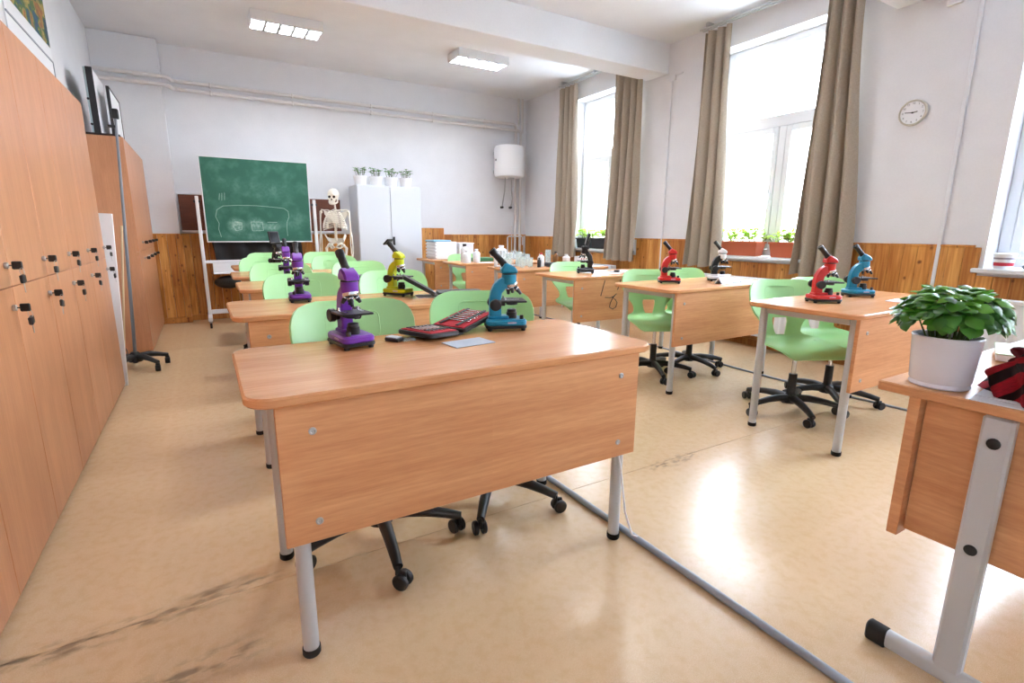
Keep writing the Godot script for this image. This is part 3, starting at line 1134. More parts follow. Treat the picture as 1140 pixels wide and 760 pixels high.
	var pot = small_pot("small white pot with leafy seedlings on steel cupboard, next to skeleton", Vector3(1.885, 1.713, ZB + 0.33), gp)
	for k in 3:
		copy_of(pot, "small white pot with leafy seedlings on steel cupboard, %s from skeleton" % ordinal(k + 1), Vector3([2.095, 2.305, 2.515][k], 1.713, ZB + 0.33), [1.3, 2.4, 4.2][k], gp)

	# tall pine panel standing next to the cupboard
	o = thing("pine_board_panel", "upright pine board panel between steel cupboard and white crate", "panel", Vector3(2.99, 0, ZB + 0.06))
	for k in 4:
		s = mb()
		box(s, Vector3(-0.141 + 0.094 * k, 0.58, 0), Vector3(0.092, 1.16, 0.07), 0.003)
		part(s, "plank", M.pine[(k * 3 + 1) % 4], o)

	# dark red-brown pin boards on the wall behind the blackboard
	for k in 2:
		o = thing("brown_panel", ["dark red brown board with white ledge on wall beside lockers", "dark red brown board on wall behind the skeleton"][k], "board", Vector3([0.08, 1.40][k], 1.105, ZB + 0.02))
		s = mb()
		var w = [0.58, 0.54][k]
		box(s, Vector3(0, 0.21, 0), Vector3(w, 0.42, 0.02), 0.003)
		part(s, "board", M.brown, o)
		s = mb()
		box(s, Vector3(0, -0.012, 0.02), Vector3(w, 0.024, 0.06), 0.003)
		part(s, "ledge", M.white, o)
		s = mb()
		box(s, Vector3(0, 0.428, 0.002), Vector3(w, 0.014, 0.024), 0.002)
		part(s, "top_strip", M.white, o)

	# green blackboard turning in a wheeled stand
	o = thing("blackboard_stand", "green chalkboard turned in a white wheeled steel stand", "blackboard", Vector3(0.615, 0, -7.03))
	for sx in [-1, 1]:
		s = mb()
		box(s, Vector3(sx * 0.635, 0.79, 0), Vector3(0.036, 1.40, 0.036), 0.005)
		var po = part(s, "post", M.white, o)
		s = mb()
		cyl(s, Vector3(sx * 0.60, 1.43, 0), Vector3(sx * 0.67, 1.43, 0), 0.016, 10, 0.003)
		part(s, "pivot_knob", M.dark, po)
		s = mb()
		box(s, Vector3(sx * 0.635, 0.105, 0), Vector3(0.045, 0.045, 0.60), 0.005)
		part(s, "foot_bar", M.white, o)
		for sz in [-1, 1]:
			s = mb()
			box(s, Vector3(sx * 0.635, 0.068, sz * 0.26), Vector3(0.03, 0.03, 0.04), 0.004)
			var ca = part(s, "caster", M.steel, o)
			s = mb()
			cyl(s, Vector3(sx * 0.635 - 0.012, 0.032, sz * 0.26 + 0.015), Vector3(sx * 0.635 + 0.012, 0.032, sz * 0.26 + 0.015), 0.032, 16, 0.004)
			part(s, "wheel", M.rubber, ca)
	s = mb()
	box(s, Vector3(0, 0.155, 0), Vector3(1.234, 0.05, 0.03), 0.004)
	part(s, "lower_bar", M.white, o)
	s = mb()
	box(s, Vector3(0, 0.745, 0), Vector3(1.234, 0.035, 0.03), 0.004)
	part(s, "middle_bar", M.white, o)
	s = mb()
	box(s, Vector3(-0.24, 0.668, 0.03), Vector3(0.62, 0.12, 0.012), 0.003)
	box(s, Vector3(-0.24, 0.612, 0.07), Vector3(0.62, 0.012, 0.09), 0.003)
	part(s, "chalk_tray", M.white, o)
	var tilt = Transform3D(Basis(Vector3.RIGHT, 0.05), Vector3(0, 1.45, 0.03))
	s = mb()
	box(s, Vector3(0, 0, 0), Vector3(1.14, 0.945, 0.022), 0.002)
	var bo = part(s, "board", M.steel, o, tilt)
	s = mb()
	for sg in [-1, 1]:
		box(s, Vector3(0, sg * 0.4735, 0), Vector3(1.16, 0.012, 0.03), 0.003)
		box(s, Vector3(sg * 0.5735, 0, 0), Vector3(0.012, 0.93, 0.03), 0.003)
	part(s, "rim", M.white, bo)
	s = mb()
	picture(s, Vector3(-0.567, -0.467, 0.0125), Vector3(0.567, -0.467, 0.0125), Vector3(0.567, 0.467, 0.0125), Vector3(-0.567, 0.467, 0.0125))
	part(s, "writing_surface", M.board, bo)

	# black cloth bag behind the blackboard
	s = mb()
	var grid = []
	for i in 9:
		var row = []
		for j in 17:
			var u = j / 16.0
			var v = i / 8.0
			row.append(Vector3(lerpf(0.12, 1.12, u) - 0.03 * v, 0.60 + 0.42 * v - 0.02 * sin(u * 20.0), -7.28 + 0.03 * sin(u * 26.0 + v * 2) + 0.02 * cos(v * 9)))
		grid.append(row)
	sheet(s, grid, 0.03)
	tag(part(s, "black_cloth", M.dark, self), "crumpled black cloth hanging behind the chalkboard stand", "cloth")
	s = mb()
	ellipsoid(s, Vector3(0.22, 0.48, -7.28), Vector3(0.16, 0.08, 0.09))
	tag(part(s, "black_bundle", M.black, self), "black rolled bundle under the cloth behind chalkboard", "bag")
	build_skeleton(Vector3(1.475, 0, -6.95), -0.5)

func small_pot(label, at, group):
	var o = thing("potted_seedling", label, "potted plant", at, 0.0, group)
	var s = mb()
	lathe(s, [Vector2(0, 0), Vector2(0.072, 0), Vector2(0.085, 0.095), Vector2(0.09, 0.095), Vector2(0.09, 0.115), Vector2(0.082, 0.115), Vector2(0.08, 0.10), Vector2(0, 0.10)], Transform3D.IDENTITY, 20)
	part(s, "pot", M.plastic, o)
	s = mb()
	cyl(s, Vector3(0, 0.101, 0), Vector3(0, 0.104, 0), 0.078, 16)
	part(s, "soil", M.soil, o)
	var r := RandomNumberGenerator.new()
	r.seed = 88
	s = mb()
	var lf = mb()
	for k in 16:
		var a = r.randf() * TAU
		var b = Vector3(sin(a), 0, cos(a)) * r.randf_range(0.01, 0.06) + Vector3(0, 0.102, 0)
		var e = b + Vector3(sin(a) * r.randf_range(0.01, 0.035), r.randf_range(0.05, 0.12), cos(a) * 0.025)
		tube(s, [b, (b + e) / 2 + Vector3(0.004, 0, 0), e], 0.0018, 5)
		for j in 4:
			leaf(lf, e, Vector3(sin(a + j * 1.6), r.randf_range(-0.1, 0.5), cos(a + j * 1.6)), r.randf_range(0.03, 0.045), 0.022)
	part(s, "stems", M.stem, o)
	part(lf, "leaves", M.leaf, o)
	return o

# a pointed leaf folded along its midrib
func leaf(s, at, dir, length, width):
	var d = dir.normalized()
	var side = d.cross(Vector3.UP)
	if side.length() < 0.05:
		side = Vector3.RIGHT
	side = side.normalized()
	var n = side.cross(d)
	var mid = []
	var l = []
	var r = []
	for k in 5:
		var t = k / 4.0
		var p = at + d * length * t + n * (0.14 * length * sin(t * 2.4) - 0.16 * length * t * t)
		var w = width * [0.05, 0.42, 0.5, 0.34, 0.02][k]
		mid.append(p)
		l.append(p - side * w + n * w * 0.35)
		r.append(p + side * w + n * w * 0.35)
	s.set_smooth_group(0)
	for k in 4:
		quad(s, l[k], mid[k], mid[k + 1], l[k + 1])
		quad(s, mid[k], r[k], r[k + 1], mid[k + 1])
	s.set_smooth_group(-1)

func build_skeleton(at, turn):
	var o = thing("skeleton_model", "life size white anatomical skeleton model standing beside the grey cupboard", "skeleton model", at, turn)
	var b = M.bone
	var s = mb()
	# skull: cranium, cheek bones, brow, upper jaw
	ellipsoid(s, Vector3(0, 1.565, -0.012), Vector3(0.068, 0.073, 0.085), Basis.IDENTITY, 20, 12)
	ellipsoid(s, Vector3(0, 1.50, 0.045), Vector3(0.042, 0.045, 0.032), Basis.IDENTITY, 14, 8)
	for sg in [-1, 1]:
		ellipsoid(s, Vector3(sg * 0.048, 1.507, 0.03), Vector3(0.013, 0.012, 0.035), Basis.IDENTITY, 10, 6)
		ellipsoid(s, Vector3(sg * 0.028, 1.553, 0.062), Vector3(0.026, 0.009, 0.012), Basis.IDENTITY, 10, 6)
	var sku = part(s, "skull", b, o)
	s = mb()
	for sg in [-1, 1]:
		ellipsoid(s, Vector3(sg * 0.027, 1.528, 0.066), Vector3(0.018, 0.017, 0.012), Basis.IDENTITY, 12, 8)
	ellipsoid(s, Vector3(0, 1.497, 0.074), Vector3(0.010, 0.014, 0.007), Basis.IDENTITY, 8, 6)
	part(s, "eye_sockets", mat(rgb(60, 48, 38), 0.9), sku)
	s = mb()
	tube(s, [Vector3(-0.052, 1.505, 0.0), Vector3(-0.050, 1.465, 0.01), Vector3(-0.034, 1.448, 0.045), Vector3(0, 1.442, 0.068), Vector3(0.034, 1.448, 0.045), Vector3(0.050, 1.465, 0.01), Vector3(0.052, 1.505, 0.0)], [0.008, 0.011, 0.012, 0.014, 0.012, 0.011, 0.008], 8)
	part(s, "jaw", b, sku)
	s = mb()
	box(s, Vector3(0, 1.464, 0.068), Vector3(0.044, 0.016, 0.012), 0.003)
	part(s, "teeth", mat(rgb(240, 236, 224), 0.4), sku)
	s = mb()      # spine: a bead for each vertebra
	var sp = []
	var sr = []
	for k in 49:
		var t = k / 48.0
		var y = lerpf(1.49, 0.98, t)
		sp.append(Vector3(0, y, -0.035 - 0.03 * sin(t * PI * 1.9 - 0.5)))
		sr.append((0.017 if k % 2 == 0 else 0.011) * (0.75 + 0.6 * t))
	tube(s, sp, sr, 8)
	part(s, "spine", b, o)
	s = mb()
	box(s, Vector3(0, 1.265, 0.075), Vector3(0.026, 0.12, 0.010), 0.004)
	box(s, Vector3(0, 1.325, 0.066), Vector3(0.044, 0.04, 0.012), 0.004)
	part(s, "breastbone", b, o)
	for k in 12:
		var t = k / 11.0
		for sg in [-1, 1]:
			s = mb()
			var yb = lerpf(1.385, 1.165, t)
			var w = 0.058 + 0.092 * sin(minf(t * 1.5 + 0.18, 1.7))
			var dz = 0.085 + 0.02 * sin(t * PI)
			var pts = []
			var last = 9 if k < 7 else (8 if k < 10 else 5)
			for j in last:
				var a = PI * (0.0 + 0.98 * j / 8.0)
				var q = j / 8.0
				pts.append(Vector3(sg * w * sin(a), yb - 0.055 * sin(q * PI * 0.62), -0.05 + dz * (0.5 - 0.62 * cos(a)) + 0.02))
			tube(s, pts, 0.0068, 6)
			part(s, "rib", b, o)
	for sg in [-1, 1]:
		s = mb()
		tube(s, [Vector3(sg * 0.015, 1.35, 0.068), Vector3(sg * 0.07, 1.368, 0.055), Vector3(sg * 0.12, 1.368, 0.02), Vector3(sg * 0.165, 1.372, -0.01)], [0.010, 0.007, 0.007, 0.009], 7)
		part(s, "collarbone", b, o)
		s = mb()
		prism(s, PackedVector2Array([Vector2(sg * 0.055, 1.34), Vector2(sg * 0.155, 1.365), Vector2(sg * 0.15, 1.32), Vector2(sg * 0.085, 1.22)]), -0.082, -0.074)
		part(s, "shoulder_blade", b, o)
		s = mb()
		ellipsoid(s, Vector3(sg * 0.172, 1.345, -0.015), Vector3(0.02, 0.02, 0.02), Basis.IDENTITY, 10, 8)
		tube(s, [Vector3(sg * 0.178, 1.34, -0.015), Vector3(sg * 0.185, 1.27, -0.015), Vector3(sg * 0.190, 1.10, -0.012), Vector3(sg * 0.192, 1.05, -0.01), Vector3(sg * 0.192, 1.04, -0.01)], [0.013, 0.0095, 0.009, 0.017, 0.013], 8)
		part(s, "upper_arm_bone", b, o)
		for q in [-1, 1]:
			s = mb()
			tube(s, [Vector3(sg * (0.192 + q * 0.009), 1.05, -0.01), Vector3(sg * (0.198 + q * 0.014), 0.93, 0.0), Vector3(sg * (0.202 + q * 0.009), 0.815, 0.01)], [0.009, 0.0055, 0.008], 7)
			part(s, "forearm_bone", b, o)
		s = mb()
		ellipsoid(s, Vector3(sg * 0.203, 0.795, 0.012), Vector3(0.017, 0.018, 0.010), Basis.IDENTITY, 8, 6)
		for fi in 5:
			var fx = (fi - 2) * 0.011
			tube(s, [Vector3(sg * 0.203 + fx * 0.3, 0.785, 0.012 + fx * 0.7), Vector3(sg * 0.204 + fx * 0.5, 0.735, 0.014 + fx * 1.4), Vector3(sg * 0.204 + fx * 0.5, 0.70, 0.02 + fx * 1.6), Vector3(sg * 0.203 + fx * 0.5, 0.66 + absf(fx) * 1.2, 0.03 + fx * 1.5)], [0.005, 0.0045, 0.004, 0.003], 6)
		part(s, "hand_bones", b, o)
		# hip blade as a flared ring, thigh, shin, foot
		s = mb()
		var gridp = []
		for i in 6:
			var row = []
			for j in 9:
				var a = -0.5 + 2.6 * j / 8.0
				var fl = i / 5.0
				row.append(Vector3(sg * (0.045 + 0.082 * sin(a) * (0.65 + 0.45 * fl)), 0.975 + 0.070 * fl - 0.030 * cos(a * 1.3), -0.045 + 0.10 * (1 - cos(a)) * 0.45 + 0.01 * fl))
			gridp.append(row)
		sheet(s, gridp, 0.010)
		tube(s, [Vector3(sg * 0.055, 0.955, -0.03), Vector3(sg * 0.075, 0.91, 0.0), Vector3(sg * 0.05, 0.885, 0.03), Vector3(sg * 0.012, 0.905, 0.055), Vector3(sg * 0.05, 0.94, 0.05), Vector3(sg * 0.085, 0.945, 0.02)], [0.014, 0.015, 0.011, 0.012, 0.010, 0.015], 8)
		part(s, "hip_bone", b, o)
		s = mb()
		ellipsoid(s, Vector3(sg * 0.095, 0.925, 0.005), Vector3(0.021, 0.021, 0.021), Basis.IDENTITY, 10, 8)
		tube(s, [Vector3(sg * 0.10, 0.925, 0.003), Vector3(sg * 0.128, 0.89, 0.0), Vector3(sg * 0.122, 0.82, 0.005), Vector3(sg * 0.10, 0.62, 0.012), Vector3(sg * 0.09, 0.53, 0.005), Vector3(sg * 0.088, 0.50, 0.003)], [0.012, 0.019, 0.013, 0.012, 0.024, 0.02], 8)
		part(s, "thigh_bone", b, o)
		s = mb()
		ellipsoid(s, Vector3(sg * 0.088, 0.515, 0.035), Vector3(0.017, 0.02, 0.010), Basis.IDENTITY, 8, 6)
		part(s, "kneecap", b, o)
		s = mb()
		tube(s, [Vector3(sg * 0.086, 0.49, 0.0), Vector3(sg * 0.086, 0.45, 0.005), Vector3(sg * 0.085, 0.28, 0.0), Vector3(sg * 0.085, 0.16, -0.005)], [0.025, 0.014, 0.011, 0.015], 8)
		tube(s, [Vector3(sg * 0.112, 0.47, -0.01), Vector3(sg * 0.115, 0.30, -0.012), Vector3(sg * 0.105, 0.155, -0.012)], [0.008, 0.005, 0.008], 6)
		part(s, "shin_bones", b, o)
		s = mb()
		ellipsoid(s, Vector3(sg * 0.085, 0.125, -0.03), Vector3(0.02, 0.024, 0.04), Basis.IDENTITY, 8, 6)
		for fi in 5:
			var fx = (fi - 2) * 0.011
			tube(s, [Vector3(sg * 0.085 + fx * 0.6, 0.135, 0.0), Vector3(sg * 0.088 + fx, 0.115, 0.07), Vector3(sg * 0.09 + fx * 1.3, 0.10, 0.13)], [0.009, 0.006, 0.005], 6)
		part(s, "foot_bones", b, o)
	s = mb()
	prism(s, PackedVector2Array([Vector2(-0.036, 1.01), Vector2(0.036, 1.01), Vector2(0.010, 0.94), Vector2(-0.010, 0.94)]), -0.075, -0.055)
	part(s, "sacrum", b, o)
	s = mb()
	tube(s, [Vector3(0, 0.07, -0.11), Vector3(0, 0.9, -0.11), Vector3(0, 0.95, -0.08)], 0.011, 8)
	part(s, "support_pole", M.steel, o)
	s = mb()
	for k in 5:
		var a = TAU * k / 5.0
		tube(s, [Vector3(0, 0.075, -0.11), Vector3(sin(a) * 0.26, 0.05, -0.11 + cos(a) * 0.26)], [0.018, 0.012], 8)
	part(s, "stand_base", M.steel, o)
	for k in 5:
		var a = TAU * k / 5.0
		s = mb()
		cyl(s, Vector3(sin(a) * 0.26 - 0.01, 0.025, -0.11 + cos(a) * 0.26), Vector3(sin(a) * 0.26 + 0.01, 0.025, -0.11 + cos(a) * 0.26), 0.025, 12, 0.003)
		part(s, "wheel", M.rubber, o)


# ------------------------------------------------------------------ window wall and ceiling
func make_curtain(label, z0t, z1t, z0b, z1b, y0, y1, folds, seed_):
	var o = thing("curtain", label, "curtain", Vector3(XR - 0.11, 0, 0), 0.0, "taupe curtains at the windows")
	var r := RandomNumberGenerator.new()
	r.seed = seed_
	var ph = []
	for k in folds + 2:
		ph.append(r.randf_range(0.7, 1.3))
	var nu = folds * 16
	var nv := 30
	var g = []
	for i in nv + 1:
		var v = i / float(nv)
		var y = lerpf(y1, y0, v)
		var row = []
		for j in nu + 1:
			var u = j / float(nu)
			var f = u * folds
			var amp = lerpf(0.034, 0.062, v) * lerpf(ph[int(f)], ph[int(f) + 1], f - int(f))
			var wob = 0.12 * sin(v * 4.0 + f * 1.7) * v
			var x = amp * sin(TAU * (f + wob)) + 0.012 * sin(v * 7.0 + u * 9.0) * v
			var z = lerpf(lerpf(z0t, z1t, u), lerpf(z0b, z1b, u), smoothstep(0.0, 1.0, v)) + 0.012 * cos(TAU * (f + wob) * 2.0) * (0.4 + v)
			row.append(Vector3(x, y + 0.012 * sin(TAU * f) * v, z))
		g.append(row)
	var s = mb()
	sheet(s, g, 0.004)
	part(s, "cloth", M.curtain, o)
	s = mb()
	for k in folds:
		var z = lerpf(z0t, z1t, (k + 0.5) / folds)
		cyl(s, Vector3(0, y1 - 0.005, z), Vector3(0, y1 + 0.022, z), 0.006, 6)
	part(s, "gliders", M.plastic, o)
	return o

func make_radiator(label, z0, z1):
	var o = thing("radiator", label, "radiator", Vector3(XR - 0.135, 0, (z0 + z1) / 2), 0.0, "white panel radiators under the windows")
	var L = z1 - z0
	var n = int(L / 0.055)
	var s = mb()
	var g = []
	for i in 2:
		var row = []
		for j in n * 4 + 1:
			var ph = j % 4
			row.append(Vector3(-0.045 + (0.0 if ph < 2 else 0.010), 0.14 + 0.53 * i, lerpf(-L / 2, L / 2, j / float(n * 4))))
		g.append(row)
	sheet(s, g, 0.006)
	part(s, "front_panel", M.white, o)
	s = mb()
	box(s, Vector3(0.03, 0.405, 0), Vector3(0.012, 0.53, L), 0.003)
	part(s, "rear_panel", M.white, o)
	s = mb()
	for sg in [-1, 1]:
		box(s, Vector3(-0.008, 0.405, sg * (L / 2 + 0.002)), Vector3(0.09, 0.54, 0.004), 0.001)
	box(s, Vector3(-0.046, 0.682, 0), Vector3(0.014, 0.026, L + 0.008), 0.003)
	box(s, Vector3(0.03, 0.682, 0), Vector3(0.014, 0.026, L + 0.008), 0.003)
	part(s, "casing", M.white, o)
	s = mb()
	for k in int(L / 0.03):
		box(s, Vector3(-0.008, 0.685, -L / 2 + 0.015 + 0.03 * k), Vector3(0.062, 0.012, 0.010))
	part(s, "top_grille", M.white, o)
	s = mb()
	for k in [-1, 1]:
		box(s, Vector3(0.06, 0.5, k * L * 0.35), Vector3(0.06, 0.3, 0.03), 0.003)
	part(s, "wall_bracket", M.white, o)
	s = mb()
	tube(s, [Vector3(0, 0.18, -L / 2), Vector3(0, 0.18, -L / 2 - 0.05), Vector3(0.0, 0.16, -L / 2 - 0.06), Vector3(0, 0.0, -L / 2 - 0.06)], 0.010, 8)
	part(s, "supply_pipe", M.pipe, o)
	s = mb()
	cyl(s, Vector3(-0.06, 0.18, -L / 2 - 0.05), Vector3(0.0, 0.18, -L / 2 - 0.05), 0.020, 12, 0.004)
	part(s, "valve", M.plastic, o)
	return o

func make_planter(label, at, L, color, leafm, seed_, group):
	var o = thing("window_box", label, "planter", at, 0.0, group)
	var s = mb()
	# tapered trough, long side along z
	var t = [Vector3(-0.075, 0.14, -L / 2), Vector3(0.075, 0.14, -L / 2), Vector3(0.075, 0.14, L / 2), Vector3(-0.075, 0.14, L / 2)]
	var b = []
	for p in t:
		b.append(Vector3(p.x * 0.72, 0.004, p.z * 0.92))
	for k in 4:
		convex_face(s, [b[k], b[(k + 1) % 4], t[(k + 1) % 4], t[k]], Vector3(0, 0.07, 0))
	convex_face(s, b, Vector3(0, 0.07, 0))
	part(s, "trough", color, o)
	s = mb()
	for sg in [-1, 1]:
		box(s, Vector3(sg * 0.078, 0.138, 0), Vector3(0.014, 0.020, L + 0.016), 0.003)
		box(s, Vector3(0, 0.138, sg * (L / 2)), Vector3(0.15, 0.020, 0.014), 0.003)
	part(s, "rim", color, o)
	s = mb()
	box(s, Vector3(0, 0.12, 0), Vector3(0.135, 0.012, L * 0.97))
	part(s, "soil", M.soil, o)
	var r := RandomNumberGenerator.new()
	r.seed = seed_
	var st_ = mb()
	s = mb()
	for k in int(L * 150):
		var p = Vector3(r.randf_range(-0.05, 0.05), 0.126, r.randf_range(-L / 2, L / 2) * 0.9)
		var e = p + Vector3(r.randf_range(-0.06, 0.06), r.randf_range(0.03, 0.13), r.randf_range(-0.06, 0.06))
		tube(st_, [p, e], 0.002, 4)
		for j in 4:
			leaf(s, e, Vector3(r.randf_range(-1, 1), r.randf_range(-0.2, 0.7), r.randf_range(-1, 1)), r.randf_range(0.035, 0.065), 0.035)
	part(st_, "stems", M.stem, o)
	part(s, "foliage", leafm, o)
	return o

func build_window_wall_things():
	make_curtain("taupe curtain at far window, on the water heater side", -6.44, -6.02, -6.52, -5.94, 0.77, 3.09, 4, 3)
	make_curtain("taupe curtain beside the beam, near side of far window", -5.26, -4.79, -5.33, -4.76, 0.77, 3.09, 4, 8)
	make_curtain("taupe curtain beside vertical wall pipe, far side of planter window", -3.93, -3.62, -3.98, -3.54, 0.77, 3.09, 3, 12)
	make_curtain("taupe curtain between the planter window and wall clock", -2.70, -2.42, -2.76, -2.27, 0.75, 3.06, 3, 17)
	for k in 2:
		var o = thing("curtain_rail", ["double white curtain rail under ceiling above far window", "double white curtain rail under ceiling above planter window"][k], "curtain rail", Vector3(XR - 0.11, 3.12, [-5.63, -3.18][k]))
		for sx in [-1, 1]:
			var s = mb()
			box(s, Vector3(sx * 0.022, 0.005, 0), Vector3(0.022, 0.014, 1.6), 0.002)
			part(s, "track", M.grey_paint, o)
		var s = mb()
		for z in [-0.7, 0.0, 0.7]:
			box(s, Vector3(0, 0.031, z), Vector3(0.09, 0.038, 0.03), 0.002)
		part(s, "mount", M.grey_paint, o)
	make_radiator("white ribbed panel radiator under the far window", -6.15, -5.10)
	make_radiator("white ribbed panel radiator under the planter window", -4.05, -2.35)
	make_radiator("white ribbed panel radiator behind the potted basil", -1.36, 0.05)
	make_radiator("white ribbed panel radiator below the window behind the teacher's desk", 1.0, 2.3)
	var gb = "planters on the window sills"
	make_planter("long terracotta planter with pale leaves beside far side curtain of planter window", Vector3(XR + 0.10, SILL + 0.017, -3.42), 0.42, M.terracotta, M.pale_leaf, 5, gb)
	make_planter("terracotta planter with sparse stems next to the wall clock curtain", Vector3(XR + 0.09, SILL + 0.017, -2.86), 0.42, M.terracotta, M.pale_leaf, 7, gb)
	make_planter("black planter with leafy plants on the far window sill, water heater side", Vector3(XR + 0.08, SILL + 0.017, -5.95), 0.30, M.dark, M.pale_leaf, 9, gb)
	make_planter("black planter with leafy plants in middle of far window sill", Vector3(XR + 0.08, SILL + 0.017, -5.60), 0.32, M.dark, M.pale_leaf, 10, gb)
	make_planter("small terracotta planter on far window sill near the beam curtain", Vector3(XR + 0.09, SILL + 0.017, -5.17), 0.26, M.terracotta, M.pale_leaf, 11, gb)

	# tub and grey stone on the near sill
	var o = thing("plastic_tub", "small translucent plastic tub with red print on window sill above radiator", "tub", Vector3(XR + 0.02, SILL + 0.018, -1.33))
	var s = mb()
	lathe(s, [Vector2(0, 0), Vector2(0.048, 0), Vector2(0.058, 0.095), Vector2(0.062, 0.097), Vector2(0.062, 0.107), Vector2(0, 0.107)], Transform3D.IDENTITY, 20)
	part(s, "tub", M.plastic, o)
	s = mb()
	lathe(s, [Vector2(0.0515, 0.022), Vector2(0.054, 0.045)], Transform3D(Basis.IDENTITY, Vector3(-0.001, 0, 0)), 20)
	part(s, "red_band", mat(rgb(196, 40, 60), 0.5), o)
	s = mb()
	lathe(s, [Vector2(0.0557, 0.066), Vector2(0.0571, 0.078)], Transform3D(Basis.IDENTITY, Vector3(-0.0005, 0, 0)), 20)
	part(s, "grey_print", mat(rgb(150, 140, 150), 0.5), o)
	s = mb()
	ellipsoid(s, Vector3(XR + 0.02, SILL + 0.037, -1.19), Vector3(0.035, 0.022, 0.045))
	tag(part(s, "grey_stone", mat(rgb(120, 122, 126), 0.9), self), "grey stone lying beside the plastic tub on sill", "stone")

	# wall clock
	o = thing("wall_clock", "round white wall clock with black hands near grey trunking", "clock", Vector3(XR - 0.001, 2.01, -2.01))
	var q = Basis(Vector3.FORWARD, -PI / 2)       # local y points into the room
	q = Basis(Vector3(0, 1, 0), Vector3(-1, 0, 0), Vector3(0, 0, 1))
	s = mb()
	lathe(s, [Vector2(0, 0), Vector2(0.090, 0), Vector2(0.094, 0.008), Vector2(0.091, 0.026), Vector2(0.085, 0.030), Vector2(0.080, 0.022)], Transform3D(q, Vector3.ZERO), 40)
	part(s, "rim", mat(rgb(206, 200, 186), 0.4), o)
	s = mb()
	cyl(s, Vector3(-0.012, 0, 0), Vector3(-0.018, 0, 0), 0.081, 40)
	part(s, "dial", M.paper, o)
	for k in 12:
		var a = TAU * k / 12.0
		var t := TextMesh.new()
		var font := SystemFont.new()
		font.font_names = PackedStringArray(["Droid Sans"])
		t.font = font
		t.font_size = 16
		t.pixel_size = 0.0011
		t.depth = 0.0006
		t.text = str(12 if k == 0 else k)
		t.material = M.dark
		put(t, "numeral", o, Transform3D(Basis(Vector3(0, 0, 1), Vector3(0, 1, 0), Vector3(-1, 0, 0)), Vector3(-0.0186, cos(a) * 0.066, sin(a) * 0.066)))
	for h in [["hour_hand", 2.0, 0.042, 0.006], ["minute_hand", TAU * 46 / 60.0, 0.062, 0.005]]:
		s = mb()
		var a = h[1] if h[0] == "minute_hand" else TAU * 2.75 / 12.0
		box(s, Vector3(0, h[2] / 2 - 0.01, 0), Vector3(0.001, h[2], h[3]), 0.0002)
		part(s, h[0], M.black, o, Transform3D(Basis(Vector3.RIGHT, a), Vector3(-0.0205, 0, 0)))
	s = mb()
	cyl(s, Vector3(-0.018, 0, 0), Vector3(-0.023, 0, 0), 0.006, 12)
	part(s, "centre_cap", M.black, o)

	# vertical trunking, junction boxes under the beams
	for k in 2:
		s = mb()
		var z = [-4.42, -1.70][k]
		box(s, Vector3(XR - 0.016, 1.42, z), Vector3(0.018, 2.74, 0.016 + 0.008 * k), 0.003)
		tag(part(s, "cable_trunking", M.trunk, self), ["vertical white cable trunking on wall between the two curtained windows", "vertical white cable trunking between wall clock and near window"][k], "trunking")
		o = thing("junction_box", ["small white junction box below the beam between curtained windows", "small white junction box below the beam over wall clock"][k], "junction box", Vector3(XR, [2.80, 2.72][k], [-4.42, -1.86][k]))
		s = mb()
		box(s, Vector3(-0.012, 0, 0), Vector3(0.024, 0.06, 0.09), 0.004)
		part(s, "cover", M.trunk, o)
		s = mb()
		tube(s, [Vector3(-0.008, 0.02, -0.10), Vector3(-0.008, 0.02, -0.05)], 0.006, 6)
		tube(s, [Vector3(-0.008, 0.015, 0.05), Vector3(-0.008, 0.02, 0.09), Vector3(-0.008, 0.028, 0.14)], 0.006, 6)
		part(s, "cable_ends", M.trunk, o)

	# two louvred fluorescent lights
	for k in 4:
		var says = "louvred fluorescent ceiling light " + ["above the blackboard", "above the grey steel cupboard", "over the locker row between the beams", "over the window row between the beams"][k]
		o = thing("ceiling_light", says, "ceiling light", Vector3([0.93, 3.06][k % 2], YC, [-6.06, -5.98, -3.35, -3.30][k]), 0.0, "louvred ceiling lights")
		s = mb()
		for sz in [-1, 1]:
			box(s, Vector3(0, -0.045, sz * 0.155), Vector3(0.66, 0.09, 0.012), 0.002)
		for sx in [-1, 1]:
			box(s, Vector3(sx * 0.324, -0.045, 0), Vector3(0.012, 0.09, 0.298), 0.002)
		box(s, Vector3(0, -0.012, 0), Vector3(0.65, 0.02, 0.30), 0.002)
		part(s, "housing", M.white, o)
		for sz in [-1, 1]:
			s = mb()
			cyl(s, Vector3(-0.295, -0.045, sz * 0.07), Vector3(0.295, -0.045, sz * 0.07), 0.013, 12)
			part(s, "tube_lamp", M.lamp, o)
		for j in 4:
			s = mb()
			box(s, Vector3(-0.195 + 0.13 * j, -0.075, 0), Vector3(0.026, 0.030, 0.296))
			part(s, "louvre_blade", M.desk_leg, o)
		s = mb()
		for z in [-0.14, 0.0, 0.14]:
			box(s, Vector3(0, -0.075, z), Vector3(0.634, 0.030, 0.030))
		part(s, "louvre_rail", M.desk_leg, o)
		var li := AreaLight3D.new()
		li.name = "lamp_glow"
		li.area_size = Vector2(0.62, 0.28)
		li.light_color = Color(0.95, 0.97, 1.0)
		li.light_energy = 1.5
		li.shadow_enabled = true
		li.area_range = 12.0
		o.add_child(li)
		li.position = Vector3(0, -0.0595, 0)
		li.rotation.x = -PI / 2


